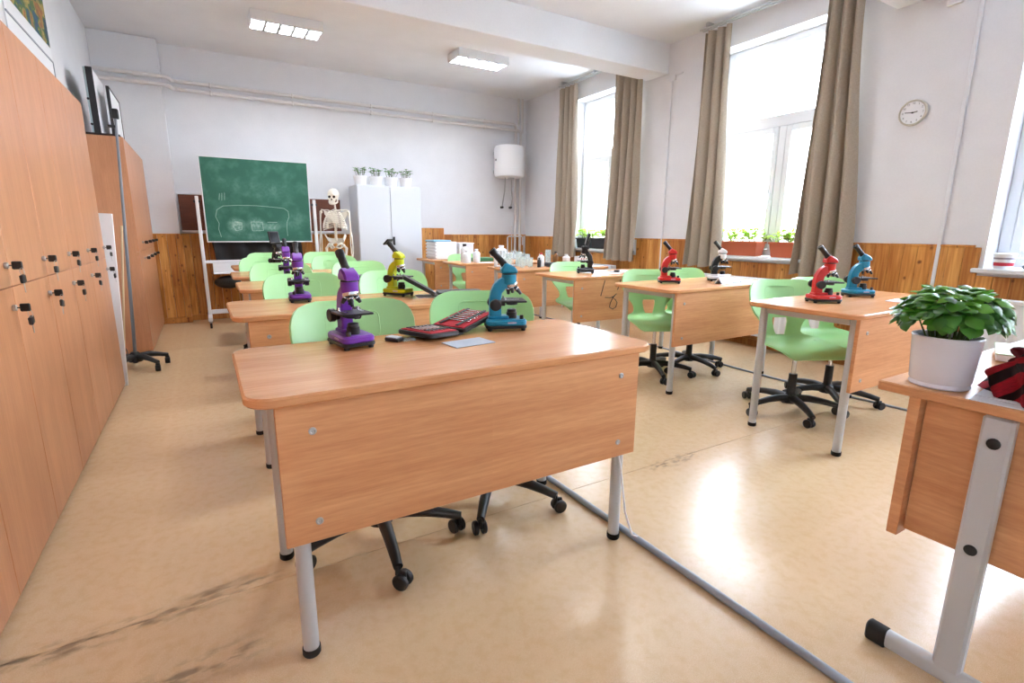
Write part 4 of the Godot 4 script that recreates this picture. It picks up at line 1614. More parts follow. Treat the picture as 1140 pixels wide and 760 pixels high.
# ------------------------------------------------------------------ locker wall: poster, boards, pole stand
func build_left_wall_things():
	var o = thing("wall_chart", "colourful wall chart with white lower margin above the lockers", "wall chart", Vector3(XL + 0.006, 2.12, -4.78))
	var s = mb()
	box(s, Vector3(0, 0.40, 0), Vector3(0.006, 0.84, 1.10), 0.001)
	part(s, "sheet", M.paper, o)
	s = mb()
	picture(s, Vector3(0.004, 0.30, 0.54), Vector3(0.004, 0.30, -0.54), Vector3(0.004, 0.80, -0.54), Vector3(0.004, 0.80, 0.54))
	var m := StandardMaterial3D.new()
	m.albedo_texture = chart_tex()
	m.roughness = 0.6
	part(s, "print", m, o)
	s = mb()
	box(s, Vector3(0.004, 0.205, 0), Vector3(0.008, 0.012, 1.10), 0.001)
	box(s, Vector3(0.004, 0.10, -0.545), Vector3(0.008, 0.2, 0.010), 0.001)
	part(s, "frame_strip", M.conduit, o)
	s = mb()
	cyl(s, Vector3(0.012, 0.83, -0.58), Vector3(0.012, 0.83, 0.58), 0.013, 10)
	part(s, "hanging_rod", mat(rgb(70, 24, 22), 0.5), o)

	# boards on top of the far lockers
	o = thing("framed_board", "tall thick white board with dark edge on far lockers, nearer the pole stand", "board", Vector3(-0.685, 1.882, -6.09))
	s = mb()
	box(s, Vector3(0.012, 0.275, 0), Vector3(0.03, 0.55, 0.60), 0.003)
	var bd = part(s, "board", M.white, o)
	s = mb()
	box(s, Vector3(0.006, 0.275, 0.305), Vector3(0.046, 0.556, 0.012), 0.002)
	box(s, Vector3(-0.010, 0.275, 0), Vector3(0.012, 0.55, 0.60), 0.002)
	part(s, "dark_edge", M.dark, bd)
	s = mb()
	box(s, Vector3(-0.024, 0.275, 0.30), Vector3(0.016, 0.55, 0.02), 0.003)
	part(s, "edge_strip", mat(rgb(170, 190, 194), 0.5), bd)
	for y in [0.10, 0.30]:
		s = mb()
		cyl(s, Vector3(-0.024, y, 0.31), Vector3(-0.024, y, 0.322), 0.010, 10, 0.002)
		part(s, "screw_knob", M.black, bd)
	o = thing("small_framed_board", "smaller black framed white board on far lockers, nearer the corner pillar", "board", Vector3(-0.585, 1.882, -6.28), 0.0)
	s = mb()
	box(s, Vector3(0, 0.225, 0), Vector3(0.014, 0.43, 0.68), 0.002)
	part(s, "board", M.white, o)
	s = mb()
	for sg in [-1, 1]:
		box(s, Vector3(0, 0.225, sg * 0.345), Vector3(0.024, 0.45, 0.012), 0.002)
		box(s, Vector3(0, 0.225 + sg * 0.219, 0), Vector3(0.024, 0.012, 0.678), 0.002)
	part(s, "frame", M.dark, o)
	s = mb()
	box(s, Vector3(-0.655, 1.892, -5.72), Vector3(0.27, 0.02, 0.10), 0.004)
	tag(part(s, "dark_tray", mat(rgb(40, 26, 26), 0.6), self), "flat dark tray on the front end of far lockers", "tray")

	# white panel leaning against the end of the near lockers
	s = mb()
	box(s, Vector3(0, 0.61, 0), Vector3(0.11, 1.22, 0.03), 0.002, Basis(Vector3.BACK, 0.0))
	var pn = part(s, "leaning_panel", M.white, self, Transform3D(Basis(Vector3.RIGHT, -0.03) * Basis(Vector3.BACK, -0.045), Vector3(-0.635, 0.004, -4.515)))
	tag(pn, "narrow white board leaning against end of near lockers", "board")

	# wheeled pole stand
	o = thing("pole_stand", "thin steel pole on black five legged wheeled base between lockers", "stand", Vector3(-0.575, 0, -5.05))
	s = mb()
	tube(s, [Vector3(0, 0.08, 0), Vector3(0.062, 1.2, 0), Vector3(0.10, 1.93, 0.0)], [0.013, 0.011, 0.009], 10)
	part(s, "pole", M.pole, o)
	s = mb()
	box(s, Vector3(0.10, 1.96, 0), Vector3(0.045, 0.07, 0.045), 0.006)
	box(s, Vector3(0.07, 1.87, 0.0), Vector3(0.05, 0.02, 0.02), 0.004)
	part(s, "head_clamp", M.black, o)
	s = mb()
	lathe(s, [Vector2(0, 0.06), Vector2(0.05, 0.062), Vector2(0.05, 0.11), Vector2(0.025, 0.14), Vector2(0, 0.14)], Transform3D.IDENTITY, 14)
	for k in 5:
		var a = TAU * k / 5.0 + 0.75
		var d = Vector3(sin(a), 0, cos(a))
		tube(s, [Vector3(0, 0.10, 0) + d * 0.03, Vector3(0, 0.105, 0) + d * 0.10, Vector3(0, 0.09, 0) + d * 0.17, Vector3(0, 0.072, 0) + d * 0.235], [0.027, 0.024, 0.02, 0.017], 8)
	part(s, "star_base", M.black, o)
	for k in 5:
		var a = TAU * k / 5.0 + 0.75
		var c = Vector3(sin(a), 0, cos(a)) * 0.23
		s = mb()
		box(s, c + Vector3(0, 0.05, 0), Vector3(0.03, 0.03, 0.03), 0.004)
		var ca = part(s, "caster", M.black, o)
		s = mb()
		cyl(s, c + Vector3(-0.018, 0.027, 0.01), c + Vector3(0.018, 0.027, 0.01), 0.027, 14, 0.004)
		part(s, "wheel", M.black, ca)
	# thin rods and a cable tied to the pole
	for k in 2:
		s = mb()
		tube(s, [Vector3(-0.63 + 0.02 * k, 0.14, -4.76), Vector3(-0.59 + 0.09 * k, 1.16 - 0.02 * k, -4.74 + 0.02 * k)], 0.007, 6)
		tag(part(s, "wooden_rod", mat(rgb(214, 190, 150), 0.6), self), ["thin wooden rod tied beside leaning white board", "thin wooden rod crossing in front of steel pole"][k], "rod")
	s = mb()
	var pts = []
	for k in 30:
		var t = k / 29.0
		pts.append(Vector3(-0.61 + 0.02 * sin(t * 19.0), 0.14 + 0.55 * t, -4.80 + 0.02 * cos(t * 19.0)))
	tube(s, pts, 0.004, 6)
	tag(part(s, "black_cable", M.black, self), "black cable wound round the rods by the pole stand", "cable")


# ------------------------------------------------------------------ microscopes
func scope_part(s, called, m, o):
	return part(s, called, m, o)

# local +x is the side of the objectives, the eyepiece leans back over -x
func make_microscope(called, label, at, turn, body, kind = "plain"):
	var o = thing(called, label, "microscope", at, turn, "student microscopes")
	var flat_ = Basis(Vector3.RIGHT, Vector3.FORWARD, Vector3.UP)
	var arm_m = M.black if kind == "white" or kind == "digital" else body
	var s = mb()
	prism(s, rrect(0.168, 0.118, 0.022, 5), 0.010, 0.022, Transform3D(flat_, Vector3.ZERO), 0.002)
	part(s, "base_plate", M.black, o)
	for sx in [-1, 1]:
		for sz in [-1, 1]:
			s = mb()
			cyl(s, Vector3(sx * 0.068, 0, sz * 0.043), Vector3(sx * 0.068, 0.012, sz * 0.043), 0.009, 10)
			part(s, "foot", M.rubber, o)
	s = mb()
	prism(s, rrect(0.165, 0.114, 0.022, 5), 0.021, 0.046, Transform3D(flat_, Vector3.ZERO), 0.006)
	prism(s, rrect(0.085, 0.060, 0.015, 4), 0.044, 0.058, Transform3D(flat_, Vector3(-0.03, 0, 0)), 0.004)
	part(s, "base", body, o)
	s = mb()
	var side = [Vector2(-0.067, 0.050), Vector2(-0.018, 0.050), Vector2(-0.020, 0.128), Vector2(-0.016, 0.150), Vector2(0.002, 0.172), Vector2(0.022, 0.184), Vector2(0.022, 0.212), Vector2(-0.012, 0.214), Vector2(-0.030, 0.204), Vector2(-0.048, 0.186), Vector2(-0.060, 0.160), Vector2(-0.066, 0.130)]
	prism(s, PackedVector2Array(side), -0.021, 0.021, Transform3D.IDENTITY, 0.005)
	part(s, "arm", arm_m, o)
	for sz in [-1, 1]:
		s = mb()
		cyl(s, Vector3(-0.046, 0.106, sz * 0.020), Vector3(-0.046, 0.106, sz * 0.034), 0.018, 16, 0.002)
		cyl(s, Vector3(-0.046, 0.106, sz * 0.034), Vector3(-0.046, 0.106, sz * 0.056), 0.0235, 20, 0.003)
		part(s, "focus_knob", M.black, o)
	# head, eyepiece
	s = mb()
	lathe(s, [Vector2(0, 0.186), Vector2(0.026, 0.186), Vector2(0.030, 0.192), Vector2(0.030, 0.226), Vector2(0, 0.226)], Transform3D(Basis.IDENTITY, Vector3(0.014, 0, 0)), 24)
	part(s, "nose_housing", body, o)
	s = mb()
	cyl(s, Vector3(0.014, 0.226, 0), Vector3(0.014, 0.231, 0), 0.0285, 24)
	part(s, "collar_ring", M.black, o)
	if kind == "digital":
		s = mb()
		prism(s, rrect(0.07, 0.064, 0.012, 4), 0.231, 0.262, Transform3D(flat_, Vector3(0.008, 0, 0)), 0.004)
		cyl(s, Vector3(-0.01, 0.262, 0), Vector3(-0.03, 0.315, 0), 0.012, 12)
		part(s, "head", M.black, o)
		s = mb()
		box(s, Vector3(-0.012, 0.325, 0.01), Vector3(0.018, 0.115, 0.105), 0.004, Basis(Vector3.BACK, 0.25))
		var sc = part(s, "screen_unit", M.black, o)
		s = mb()
		box(s, Vector3(-0.002, 0.328, 0.01), Vector3(0.002, 0.095, 0.085), 0.0005, Basis(Vector3.BACK, 0.25))
		part(s, "display", mat(rgb(34, 36, 40), 0.12), sc)
	else:
		s = mb()
		prism(s, PackedVector2Array([Vector2(-0.018, 0.231), Vector2(0.045, 0.231), Vector2(0.046, 0.243), Vector2(0.036, 0.256), Vector2(0.006, 0.272), Vector2(-0.006, 0.270), Vector2(-0.020, 0.248)]), -0.027, 0.027, Transform3D.IDENTITY, 0.006)
		part(s, "head", body, o)
		var a = Vector3(0.004, 0.255, 0)
		var d = Vector3(-0.66, 0.75, 0).normalized()
		s = mb()
		lathe(s, [Vector2(0, 0), Vector2(0.0150, 0), Vector2(0.0150, 0.022), Vector2(0.0135, 0.024), Vector2(0.0135, 0.070), Vector2(0.0155, 0.073), Vector2(0.0155, 0.092), Vector2(0.011, 0.093), Vector2(0.010, 0.089), Vector2(0, 0.089)], frame(a, d), 20)
		var ey = part(s, "eyepiece_tube", M.black, o)
		if kind == "adapter":
			s = mb()
			box(s, a + d * 0.098, Vector3(0.05, 0.010, 0.055), 0.003, frame(a, d).basis)
			part(s, "phone_adapter", M.black, ey)
	# revolving nosepiece
	var tilt = frame(Vector3(0.022, 0.186, 0), Vector3(0.26, -1, 0))
	s = mb()
	lathe(s, [Vector2(0, -0.002), Vector2(0.027, -0.002), Vector2(0.028, 0.003), Vector2(0.025, 0.010), Vector2(0.012, 0.014), Vector2(0, 0.014)], tilt, 22)
	part(s, "nosepiece", M.chrome, o)
	for ob in [[Vector3(0.012, 0.178, 0), Vector3(0.0, -1, 0), 0.034], [Vector3(0.036, 0.178, 0.008), Vector3(0.62, -0.75, 0.1), 0.042], [Vector3(0.026, 0.179, -0.014), Vector3(0.25, -0.85, -0.5), 0.030], [Vector3(0.022, 0.179, 0.016), Vector3(0.1, -0.85, 0.55), 0.030]]:
		s = mb()
		lathe(s, [Vector2(0, 0), Vector2(0.0085, 0), Vector2(0.0085, ob[2] * 0.6), Vector2(0.007, ob[2] * 0.66), Vector2(0.006, ob[2] * 0.95), Vector2(0.0035, ob[2]), Vector2(0, ob[2])], frame(ob[0], ob[1]), 12)
		var p = part(s, "objective", M.black, o)
		s = mb()
		cyl(s, ob[0] + ob[1].normalized() * ob[2] * 0.25, ob[0] + ob[1].normalized() * ob[2] * 0.38, 0.0092, 12)
		part(s, "silver_ring", M.chrome, p)
	# stage
	s = mb()
	box(s, Vector3(0.024, 0.119, 0), Vector3(0.112, 0.007, 0.108), 0.0018)
	box(s, Vector3(-0.022, 0.108, 0), Vector3(0.04, 0.02, 0.034), 0.003)
	var stg = part(s, "stage", M.black, o)
	for sz in [-1, 1]:
		s = mb()
		cyl(s, Vector3(-0.005, 0.122, sz * 0.034), Vector3(-0.005, 0.136, sz * 0.034), 0.004, 8)
		box(s, Vector3(0.022, 0.1255, sz * 0.031), Vector3(0.06, 0.0015, 0.008), 0.0004, Basis(Vector3.UP, sz * 0.12))
		part(s, "stage_clip", M.chrome, stg)
	s = mb()
	cyl(s, Vector3(0.026, 0.102, 0), Vector3(0.026, 0.1155, 0), 0.024, 20, 0.002)
	part(s, "disc_diaphragm", M.dark, o)
	s = mb()
	lathe(s, [Vector2(0, 0.045), Vector2(0.022, 0.045), Vector2(0.022, 0.070), Vector2(0.019, 0.072), Vector2(0.019, 0.082), Vector2(0.015, 0.084), Vector2(0, 0.084)], Transform3D(Basis.IDENTITY, Vector3(0.026, 0, 0)), 20)
	part(s, "illuminator", M.black, o)
	s = mb()
	cyl(s, Vector3(0.062, 0.044, 0.032), Vector3(0.062, 0.062, 0.032), 0.008, 12, 0.002)
	part(s, "light_knob", M.black, o)
	s = mb()
	box(s, Vector3(0.02, 0.034, 0.0575), Vector3(0.035, 0.006, 0.001))
	part(s, "maker_mark", mat(rgb(206, 190, 214), 0.5), o)
	o.scale = Vector3(0.95, 0.94, 0.95)
	return o

func build_microscopes():
	var purple = mat(rgb(118, 56, 170), 0.32)
	var blue = mat(rgb(20, 138, 176), 0.32)
	var red = mat(rgb(214, 44, 40), 0.32)
	var yellow = mat(rgb(206, 216, 30), 0.34)
	var white = mat(rgb(236, 236, 238), 0.34)
	make_microscope("purple_microscope", "purple microscope on the dissecting kit desk", Vector3(0.388, D + 0.001, -1.70), -1.42, purple)
	make_microscope("blue_microscope", "blue microscope next to the open dissecting kit", Vector3(0.985, D + 0.001, -1.71), -0.38, blue)
	make_microscope("purple_microscope", "purple microscope sharing a desk with the yellow one", Vector3(0.415, D + 0.001, -2.93), -1.66, purple)
	make_microscope("yellow_microscope", "yellow microscope with black phone adapter", Vector3(0.955, D + 0.001, -2.92), -0.95, yellow, "adapter")
	make_microscope("purple_microscope", "purple microscope standing alone on its desk", Vector3(0.505, D + 0.001, -4.08), -1.62, purple)
	make_microscope("black_microscope", "black microscope with screen on a desk before the chalkboard", Vector3(0.56, D + 0.001, -5.10), -1.1, mat(rgb(40, 40, 44), 0.35), "digital")
	make_microscope("red_microscope", "red microscope on the desk beside potted basil", Vector3(2.93, D + 0.001, -1.55), -0.55, red)
	make_microscope("blue_microscope", "blue microscope on the desk beside potted basil", Vector3(3.40, D + 0.001, -1.60), -0.60, blue)
	make_microscope("red_microscope", "red microscope under the planter window, beside white microscope", Vector3(3.00, D + 0.001, -2.73), -0.62, red)
	make_microscope("white_microscope", "white microscope with black arm under the planter window", Vector3(3.48, D + 0.001, -2.66), -0.62, white, "white")
	make_microscope("black_microscope", "black microscope with tilting screen near the far curtain", Vector3(3.02, D + 0.001, -3.76), 2.6, mat(rgb(30, 30, 34), 0.35), "digital")


# ------------------------------------------------------------------ things on the desks
func paper_sheet(called, label, at, size, turn, m = null):
	var s = mb()
	box(s, Vector3(0, 0.0015, 0), Vector3(size.x, 0.002, size.y), 0.0004)
	return tag(part(s, called, m if m != null else M.paper, self, Transform3D(Basis(Vector3.UP, turn), at)), label, "paper")

func bottle(called, label, at, r, h, m, capm, group):
	var o = thing(called, label, "bottle", at, 0.0, group)
	var s = mb()
	lathe(s, [Vector2(0, 0), Vector2(r * 0.92, 0), Vector2(r, 0.006), Vector2(r, h * 0.68), Vector2(r * 0.75, h * 0.78), Vector2(r * 0.4, h * 0.84), Vector2(r * 0.38, h * 0.9), Vector2(0, h * 0.9)], Transform3D.IDENTITY, 16)
	part(s, "bottle_body", m, o)
	s = mb()
	cyl(s, Vector3(0, h * 0.88, 0), Vector3(0, h, 0), r * 0.46, 12, 0.002)
	part(s, "cap", capm, o)
	return o

func beaker(label, at, r, h, group, called = "glass_beaker"):
	var s = mb()
	lathe(s, [Vector2(0, 0.0), Vector2(r * 0.9, 0), Vector2(r, 0.006), Vector2(r, h - 0.006), Vector2(r * 1.08, h), Vector2(r * 0.95, h - 0.002), Vector2(r * 0.93, 0.008), Vector2(0, 0.006)], Transform3D.IDENTITY, 18)
	return tag(part(s, called, M.labglass, self, Transform3D(Basis.IDENTITY, at)), label, "beaker", group)

# zip case opened flat like a book: two padded leaves with instruments held on a red lining
func instrument_case(label, at, turn, a_left, a_right, lined = true):
	var o = thing("instrument_case", label, "instrument case", at, turn)
	for side in 2:
		var sg = -1 if side == 0 else 1
		var ang = a_left if side == 0 else a_right
		var rot = Basis(Vector3.BACK, ang * sg)
		var L = 0.155 if side == 0 else 0.205
		var xf = Transform3D(rot, Vector3(sg * 0.008, 0.012, 0))
		var s = mb()
		prism(s, rrect(L, 0.17, 0.018, 4), -0.008, 0.008, Transform3D(Basis(Vector3.RIGHT, Vector3.FORWARD, Vector3.UP), Vector3(sg * L / 2, 0, 0)), 0.003)
		var leafp = part(s, "case_half", M.black, o, xf)
		if not lined:
			continue
		s = mb()
		box(s, Vector3(sg * L / 2, 0.0095, 0), Vector3(L - 0.022, 0.004, 0.148), 0.001)
		part(s, "red_lining", M.lining, leafp)
		s = mb()
		for z in [-0.045, 0.04]:
			box(s, Vector3(sg * L / 2, 0.0165, z), Vector3(L - 0.03, 0.003, 0.014), 0.001)
		part(s, "elastic_strap", M.dark, leafp)
		var n = 6 if side == 0 else 9
		for k in n:
			if side == 1 and k < 2:
				continue
			s = mb()
			var x = sg * (0.02 + (L - 0.04) * (k + 0.5) / n)
			cyl(s, Vector3(x, 0.0142, -0.062 + 0.008 * (k % 3)), Vector3(x, 0.0142, 0.008), 0.0032, 8)
			tube(s, [Vector3(x, 0.0142, 0.0), Vector3(x, 0.0142, 0.045), Vector3(x + 0.003 * sg, 0.0145, 0.062 - 0.006 * (k % 2))], [0.0025, 0.002, 0.0008], 6)
			part(s, "dissecting_tool", M.chrome, leafp)
	var s2 = mb()
	box(s2, Vector3(0, 0.006, 0), Vector3(0.03, 0.006, 0.16), 0.002)
	part(s2, "spine", M.black, o)
	return o

func build_desk_things():
	var y = D + 0.0008
	# first desk of the locker row
	instrument_case("open black zip case with steel dissecting tools on red lining", Vector3(0.745, y, -1.745), 0.42, 0.06, 0.20)
	paper_sheet("grey_card", "pale blue grey card lying before the open dissecting kit", Vector3(0.745, y, -1.545), Vector2(0.155, 0.10), 0.12, mat(rgb(176, 184, 196), 0.5))
	var o = thing("slide_box", "small black slide box with white lid by purple microscope", "box", Vector3(0.535, y, -1.70), 0.5)
	var s = mb()
	box(s, Vector3(0, 0.006, 0), Vector3(0.036, 0.012, 0.062), 0.003)
	part(s, "tray", M.black, o)
	s = mb()
	box(s, Vector3(0, 0.0135, -0.002), Vector3(0.030, 0.004, 0.050), 0.001)
	part(s, "label_plate", mat(rgb(196, 198, 204), 0.4), o)
	s = mb()
	box(s, Vector3(0.578, y + 0.003, -1.685), Vector3(0.05, 0.006, 0.04), 0.002)
	tag(part(s, "clear_lid", M.labglass, self), "small clear plastic lid lying by slide box", "lid")

	# second desk
	o = instrument_case("black instrument case tilted against the yellow microscope", Vector3(1.14, y + 0.002, -2.80), -0.28, 0.52, 0.0, false)
	o.scale = Vector3(1.3, 1.3, 1.1)
	paper_sheet("white_sheet", "white sheet under the tilted black case", Vector3(1.13, y, -2.80), Vector2(0.2, 0.15), -0.2)
	s = mb()
	tube(s, [Vector3(0.47, y + 0.006, -2.66), Vector3(0.60, y + 0.005, -2.68), Vector3(0.64, y + 0.004, -2.67)], [0.004, 0.003, 0.0015], 6)
	tag(part(s, "dissecting_needle", M.steel, self), "thin steel needle on desk near second purple microscope", "tool")
	# third desk: closed black case standing up
	s = mb()
	box(s, Vector3(1.02, y + 0.035, -3.92), Vector3(0.24, 0.018, 0.12), 0.004, Basis(Vector3.BACK, 0.08))
	box(s, Vector3(1.02, y + 0.0105, -3.92), Vector3(0.23, 0.02, 0.11), 0.004)
	tag(part(s, "half_open_case", M.black, self), "half open black case on desk in front of grey cupboard", "instrument case")
	# window row
	paper_sheet("white_sheet", "white sheet lying beside the blue microscope near basil", Vector3(3.40, y, -1.36), Vector2(0.18, 0.11), 0.1)
	o = thing("folded_card", "folded white name card before the white microscope", "card", Vector3(3.36, y, -2.52), 0.1)
	for sg in [-1, 1]:
		s = mb()
		box(s, Vector3(0, 0.035, 0), Vector3(0.15, 0.08, 0.002), 0.0004)
		part(s, "card_face", M.paper, o, Transform3D(Basis(Vector3.RIGHT, sg * -0.55), Vector3(0, 0.002, sg * 0.028)))
	paper_sheet("white_sheet", "white sheet under the white microscope", Vector3(3.58, y, -2.58), Vector2(0.3, 0.2), 0.0)
	s = mb()
	tube(s, [Vector3(3.40, y + 0.004, -2.55), Vector3(3.46, y + 0.004, -2.50), Vector3(3.55, y + 0.004, -2.50), Vector3(3.60, y + 0.004, -2.55), Vector3(3.66, y + 0.004, -2.52)], 0.003, 6)
	tag(part(s, "power_lead", M.black, self), "short black power lead of the white microscope", "cable")
	o = thing("open_notebook", "open notebook with black clip on black microscope's desk", "notebook", Vector3(3.43, y, -3.70), 0.3)
	s = mb()
	box(s, Vector3(0, 0.006, 0), Vector3(0.22, 0.012, 0.16), 0.002)
	part(s, "pages", M.paper, o)
	s = mb()
	box(s, Vector3(-0.11, 0.015, 0), Vector3(0.03, 0.02, 0.05), 0.004)
	part(s, "clip", M.dark, o)
	paper_sheet("white_sheet", "white sheet beside the black screen microscope", Vector3(3.22, y, -3.66), Vector2(0.16, 0.2), 0.1)
	# loose cable hanging over the panel of that desk
	var zc := -3.445
	o = thing("loose_cable", "thin dark cable looped over the panel of black microscope's desk", "cable", Vector3(0, 0, zc))
	for run in [[Vector3(2.99, D - 0.04, 0), Vector3(2.97, 0.64, 0), Vector3(2.955, 0.60, 0.004), Vector3(2.95, 0.57, 0)], [Vector3(3.17, D - 0.04, 0), Vector3(3.165, 0.66, 0), Vector3(3.14, 0.615, 0)], [Vector3(3.00, 0.555, 0), Vector3(3.06, 0.55, 0.006), Vector3(3.11, 0.565, 0.003), Vector3(3.085, 0.54, 0), Vector3(3.06, 0.50, 0.004), Vector3(3.055, 0.465, 0), Vector3(3.09, 0.445, 0.004), Vector3(3.13, 0.46, 0), Vector3(3.14, 0.50, 0.004), Vector3(3.12, 0.53, 0), Vector3(3.08, 0.55, 0.006), Vector3(3.13, 0.58, 0)]]:
		s = mb()
		tube(s, run, 0.0034, 6)
		part(s, "cable_run", M.dark, o)

	# glassware desk
	var gg = "laboratory glassware on one desk"
	var r := RandomNumberGenerator.new()
	r.seed = 4
	var spots = [[2.70, -4.66, 0.032, 0.10], [2.79, -4.78, 0.038, 0.14], [2.86, -4.62, 0.028, 0.12], [2.93, -4.80, 0.036, 0.16], [2.99, -4.66, 0.030, 0.10], [3.06, -4.84, 0.034, 0.13]]
	for k in spots.size():
		var p = spots[k]
		beaker("clear glass beaker on glassware desk, %s counting from the aisle" % ordinal(k), Vector3(p[0], y, p[1]), p[2], p[3], gg)
	o = thing("test_tube_rack", "white rack of upright glass test tubes on glassware desk", "test tube rack", Vector3(2.84, y, -4.90), 0.05)
	s = mb()
	box(s, Vector3(0, 0.006, 0), Vector3(0.30, 0.012, 0.06), 0.002)
	box(s, Vector3(0, 0.085, 0), Vector3(0.30, 0.006, 0.06), 0.002)
	for sg in [-1, 1]:
		box(s, Vector3(sg * 0.145, 0.048, 0), Vector3(0.008, 0.074, 0.056), 0.001)
	part(s, "rack", M.plastic, o)
	for k in 7:
		s = mb()
		cyl(s, Vector3(-0.12 + 0.04 * k, 0.014, 0), Vector3(-0.12 + 0.04 * k, 0.17, 0), 0.009, 10)
		part(s, "test_tube", M.labglass, o)
	bottle("white_bottle", "white bottle with red top between the beakers and black tray", Vector3(3.13, y, -4.66), 0.034, 0.15, M.plastic, mat(rgb(196, 70, 80), 0.5), gg)
	bottle("dark_bottle", "dark bottle right beside the red topped bottle", Vector3(3.065, y, -4.60), 0.022, 0.10, M.dark, M.black, gg)
	bottle("white_bottle", "small white bottle behind the black tray", Vector3(3.25, y, -4.86), 0.030, 0.13, M.plastic, M.plastic, gg)
	bottle("amber_bottle", "amber glass bottle behind the black tray", Vector3(3.47, y, -4.87), 0.032, 0.15, mat(rgb(128, 80, 36), 0.2), M.dark, gg)
	beaker("clear glass beaker standing behind the black tray", Vector3(3.37, y, -4.88), 0.034, 0.17, gg)
	bottle("white_bottle", "wide white jar at the window end of glassware desk", Vector3(3.60, y, -4.84), 0.045, 0.12, M.plastic, M.plastic, gg)
	o = thing("black_tray", "shallow black tray on the glassware desk", "tray", Vector3(3.36, y, -4.60), 0.0)
	s = mb()
	prism(s, rrect(0.32, 0.20, 0.03, 5), 0.0, 0.006, Transform3D(Basis(Vector3.RIGHT, Vector3.FORWARD, Vector3.UP), Vector3.ZERO), 0.001)
	part(s, "bottom", M.black, o)
	s = mb()
	var loop = []
	for q in rrect(0.33, 0.21, 0.035, 5):
		loop.append(Vector3(q.x, 0.022, -q.y))
	loop.append(loop[0])
	loop.append(loop[1])
	tube(s, loop, 0.018, 8, false, 0.35)
	part(s, "rim", M.black, o)
	o = thing("carton", "small white carton with reddish print beside the wide jar", "carton", Vector3(3.72, y, -4.72), 0.2)
	s = mb()
	box(s, Vector3(0, 0.05, 0), Vector3(0.13, 0.10, 0.09), 0.002)
	part(s, "carton", M.paper, o)
	s = mb()
	for k in 3:
		box(s, Vector3(-0.04 + 0.04 * k, 0.055, 0.0455), Vector3(0.025, 0.05, 0.001))
	part(s, "print", mat(rgb(178, 120, 116), 0.7), o)

	# bottle desk and crate desk
	var gb = "bottles in the back corner"
	bottle("white_bottle", "tall white bottle on bottle desk next to the crate", Vector3(2.72, y, -5.72), 0.05, 0.22, M.plastic, M.dark, gb)
	bottle("white_bottle", "squat white bottle on bottle desk, aisle side", Vector3(2.68, y, -5.58), 0.05, 0.15, M.plastic, M.plastic, gb)
	bottle("white_bottle", "round shouldered white bottle in middle of bottle desk", Vector3(2.86, y, -5.68), 0.045, 0.16, M.plastic, M.plastic, gb)
	bottle("white_bottle", "large white bottle on bottle desk, window side", Vector3(3.22, y, -5.70), 0.075, 0.2, M.plastic, M.plastic, gb)
	o = thing("green_tray", "flat green plastic tray on the bottle desk", "tray", Vector3(3.02, y, -5.86), 0.0)
	s = mb()
	box(s, Vector3(0, 0.02, 0), Vector3(0.26, 0.04, 0.18), 0.004)
	part(s, "tray", mat(rgb(58, 128, 88), 0.5), o)
	s = mb()
	box(s, Vector3(0, 0.043, 0), Vector3(0.24, 0.006, 0.16), 0.002)
	part(s, "lid", mat(rgb(74, 150, 104), 0.5), o)
	paper_sheet("white_sheet", "white sheet at the front of the bottle desk", Vector3(2.92, y, -5.55), Vector2(0.2, 0.12), 0.1)
	o = thing("plastic_crate", "white plastic crate with blue lid and barred end in back corner", "crate", Vector3(2.75, y, -6.62), 0.0)
	s = mb()
	box(s, Vector3(0.05, 0.115, 0), Vector3(0.30, 0.23, 0.34), 0.006)
	part(s, "bin", M.plastic, o)
	for k in 5:
		s = mb()
		box(s, Vector3(-0.105, 0.03 + 0.042 * k, 0), Vector3(0.02, 0.026, 0.34), 0.004)
		part(s, "slat", M.white, o)
	s = mb()
	box(s, Vector3(0.0, 0.24, 0), Vector3(0.26, 0.025, 0.3), 0.008)
	part(s, "blue_lid", mat(rgb(130, 180, 204), 0.5), o)
	o = thing("storage_box", "plain white storage box right beside the plastic crate", "box", Vector3(3.10, y, -6.60), 0.0)
	s = mb()
	box(s, Vector3(0, 0.10, 0), Vector3(0.22, 0.20, 0.28), 0.006)
	part(s, "box_body", M.plastic, o)
	s = mb()
	box(s, Vector3(0, 0.207, 0), Vector3(0.235, 0.016, 0.295), 0.004)
	part(s, "lid", M.plastic, o)

	# conduits on the floor
	s = mb()
	tube(s, [Vector3(1.285, 0.0125, 1.2), Vector3(1.28, 0.0125, -0.6), Vector3(1.265, 0.0125, -1.35), Vector3(1.255, 0.0125, -1.9), Vector3(1.25, 0.0125, -6.6)], 0.0125, 10)
	tag(part(s, "floor_conduit", M.conduit, self), "grey plastic conduit lying on the floor beside the locker row", "conduit")
	s = mb()
	tube(s, [Vector3(3.82, 0.008, 1.0), Vector3(3.80, 0.008, -1.4), Vector3(3.74, 0.008, -2.3), Vector3(3.80, 0.008, -3.9), Vector3(3.80, 0.008, -6.2)], 0.008, 8)
	tag(part(s, "floor_conduit", M.conduit, self), "thin dark conduit on floor beneath the window row chairs", "conduit")
	s = mb()
	tube(s, [Vector3(1.19, D - 0.03, -1.315), Vector3(1.185, 0.5, -1.31), Vector3(1.20, 0.30, -1.255), Vector3(1.225, 0.12, -1.245), Vector3(1.248, 0.03, -1.225), Vector3(1.262, 0.027, -1.21)], 0.004, 6)
	tag(part(s, "white_cable", M.plastic, self), "thin white cable running down desk leg to the floor conduit", "cable")


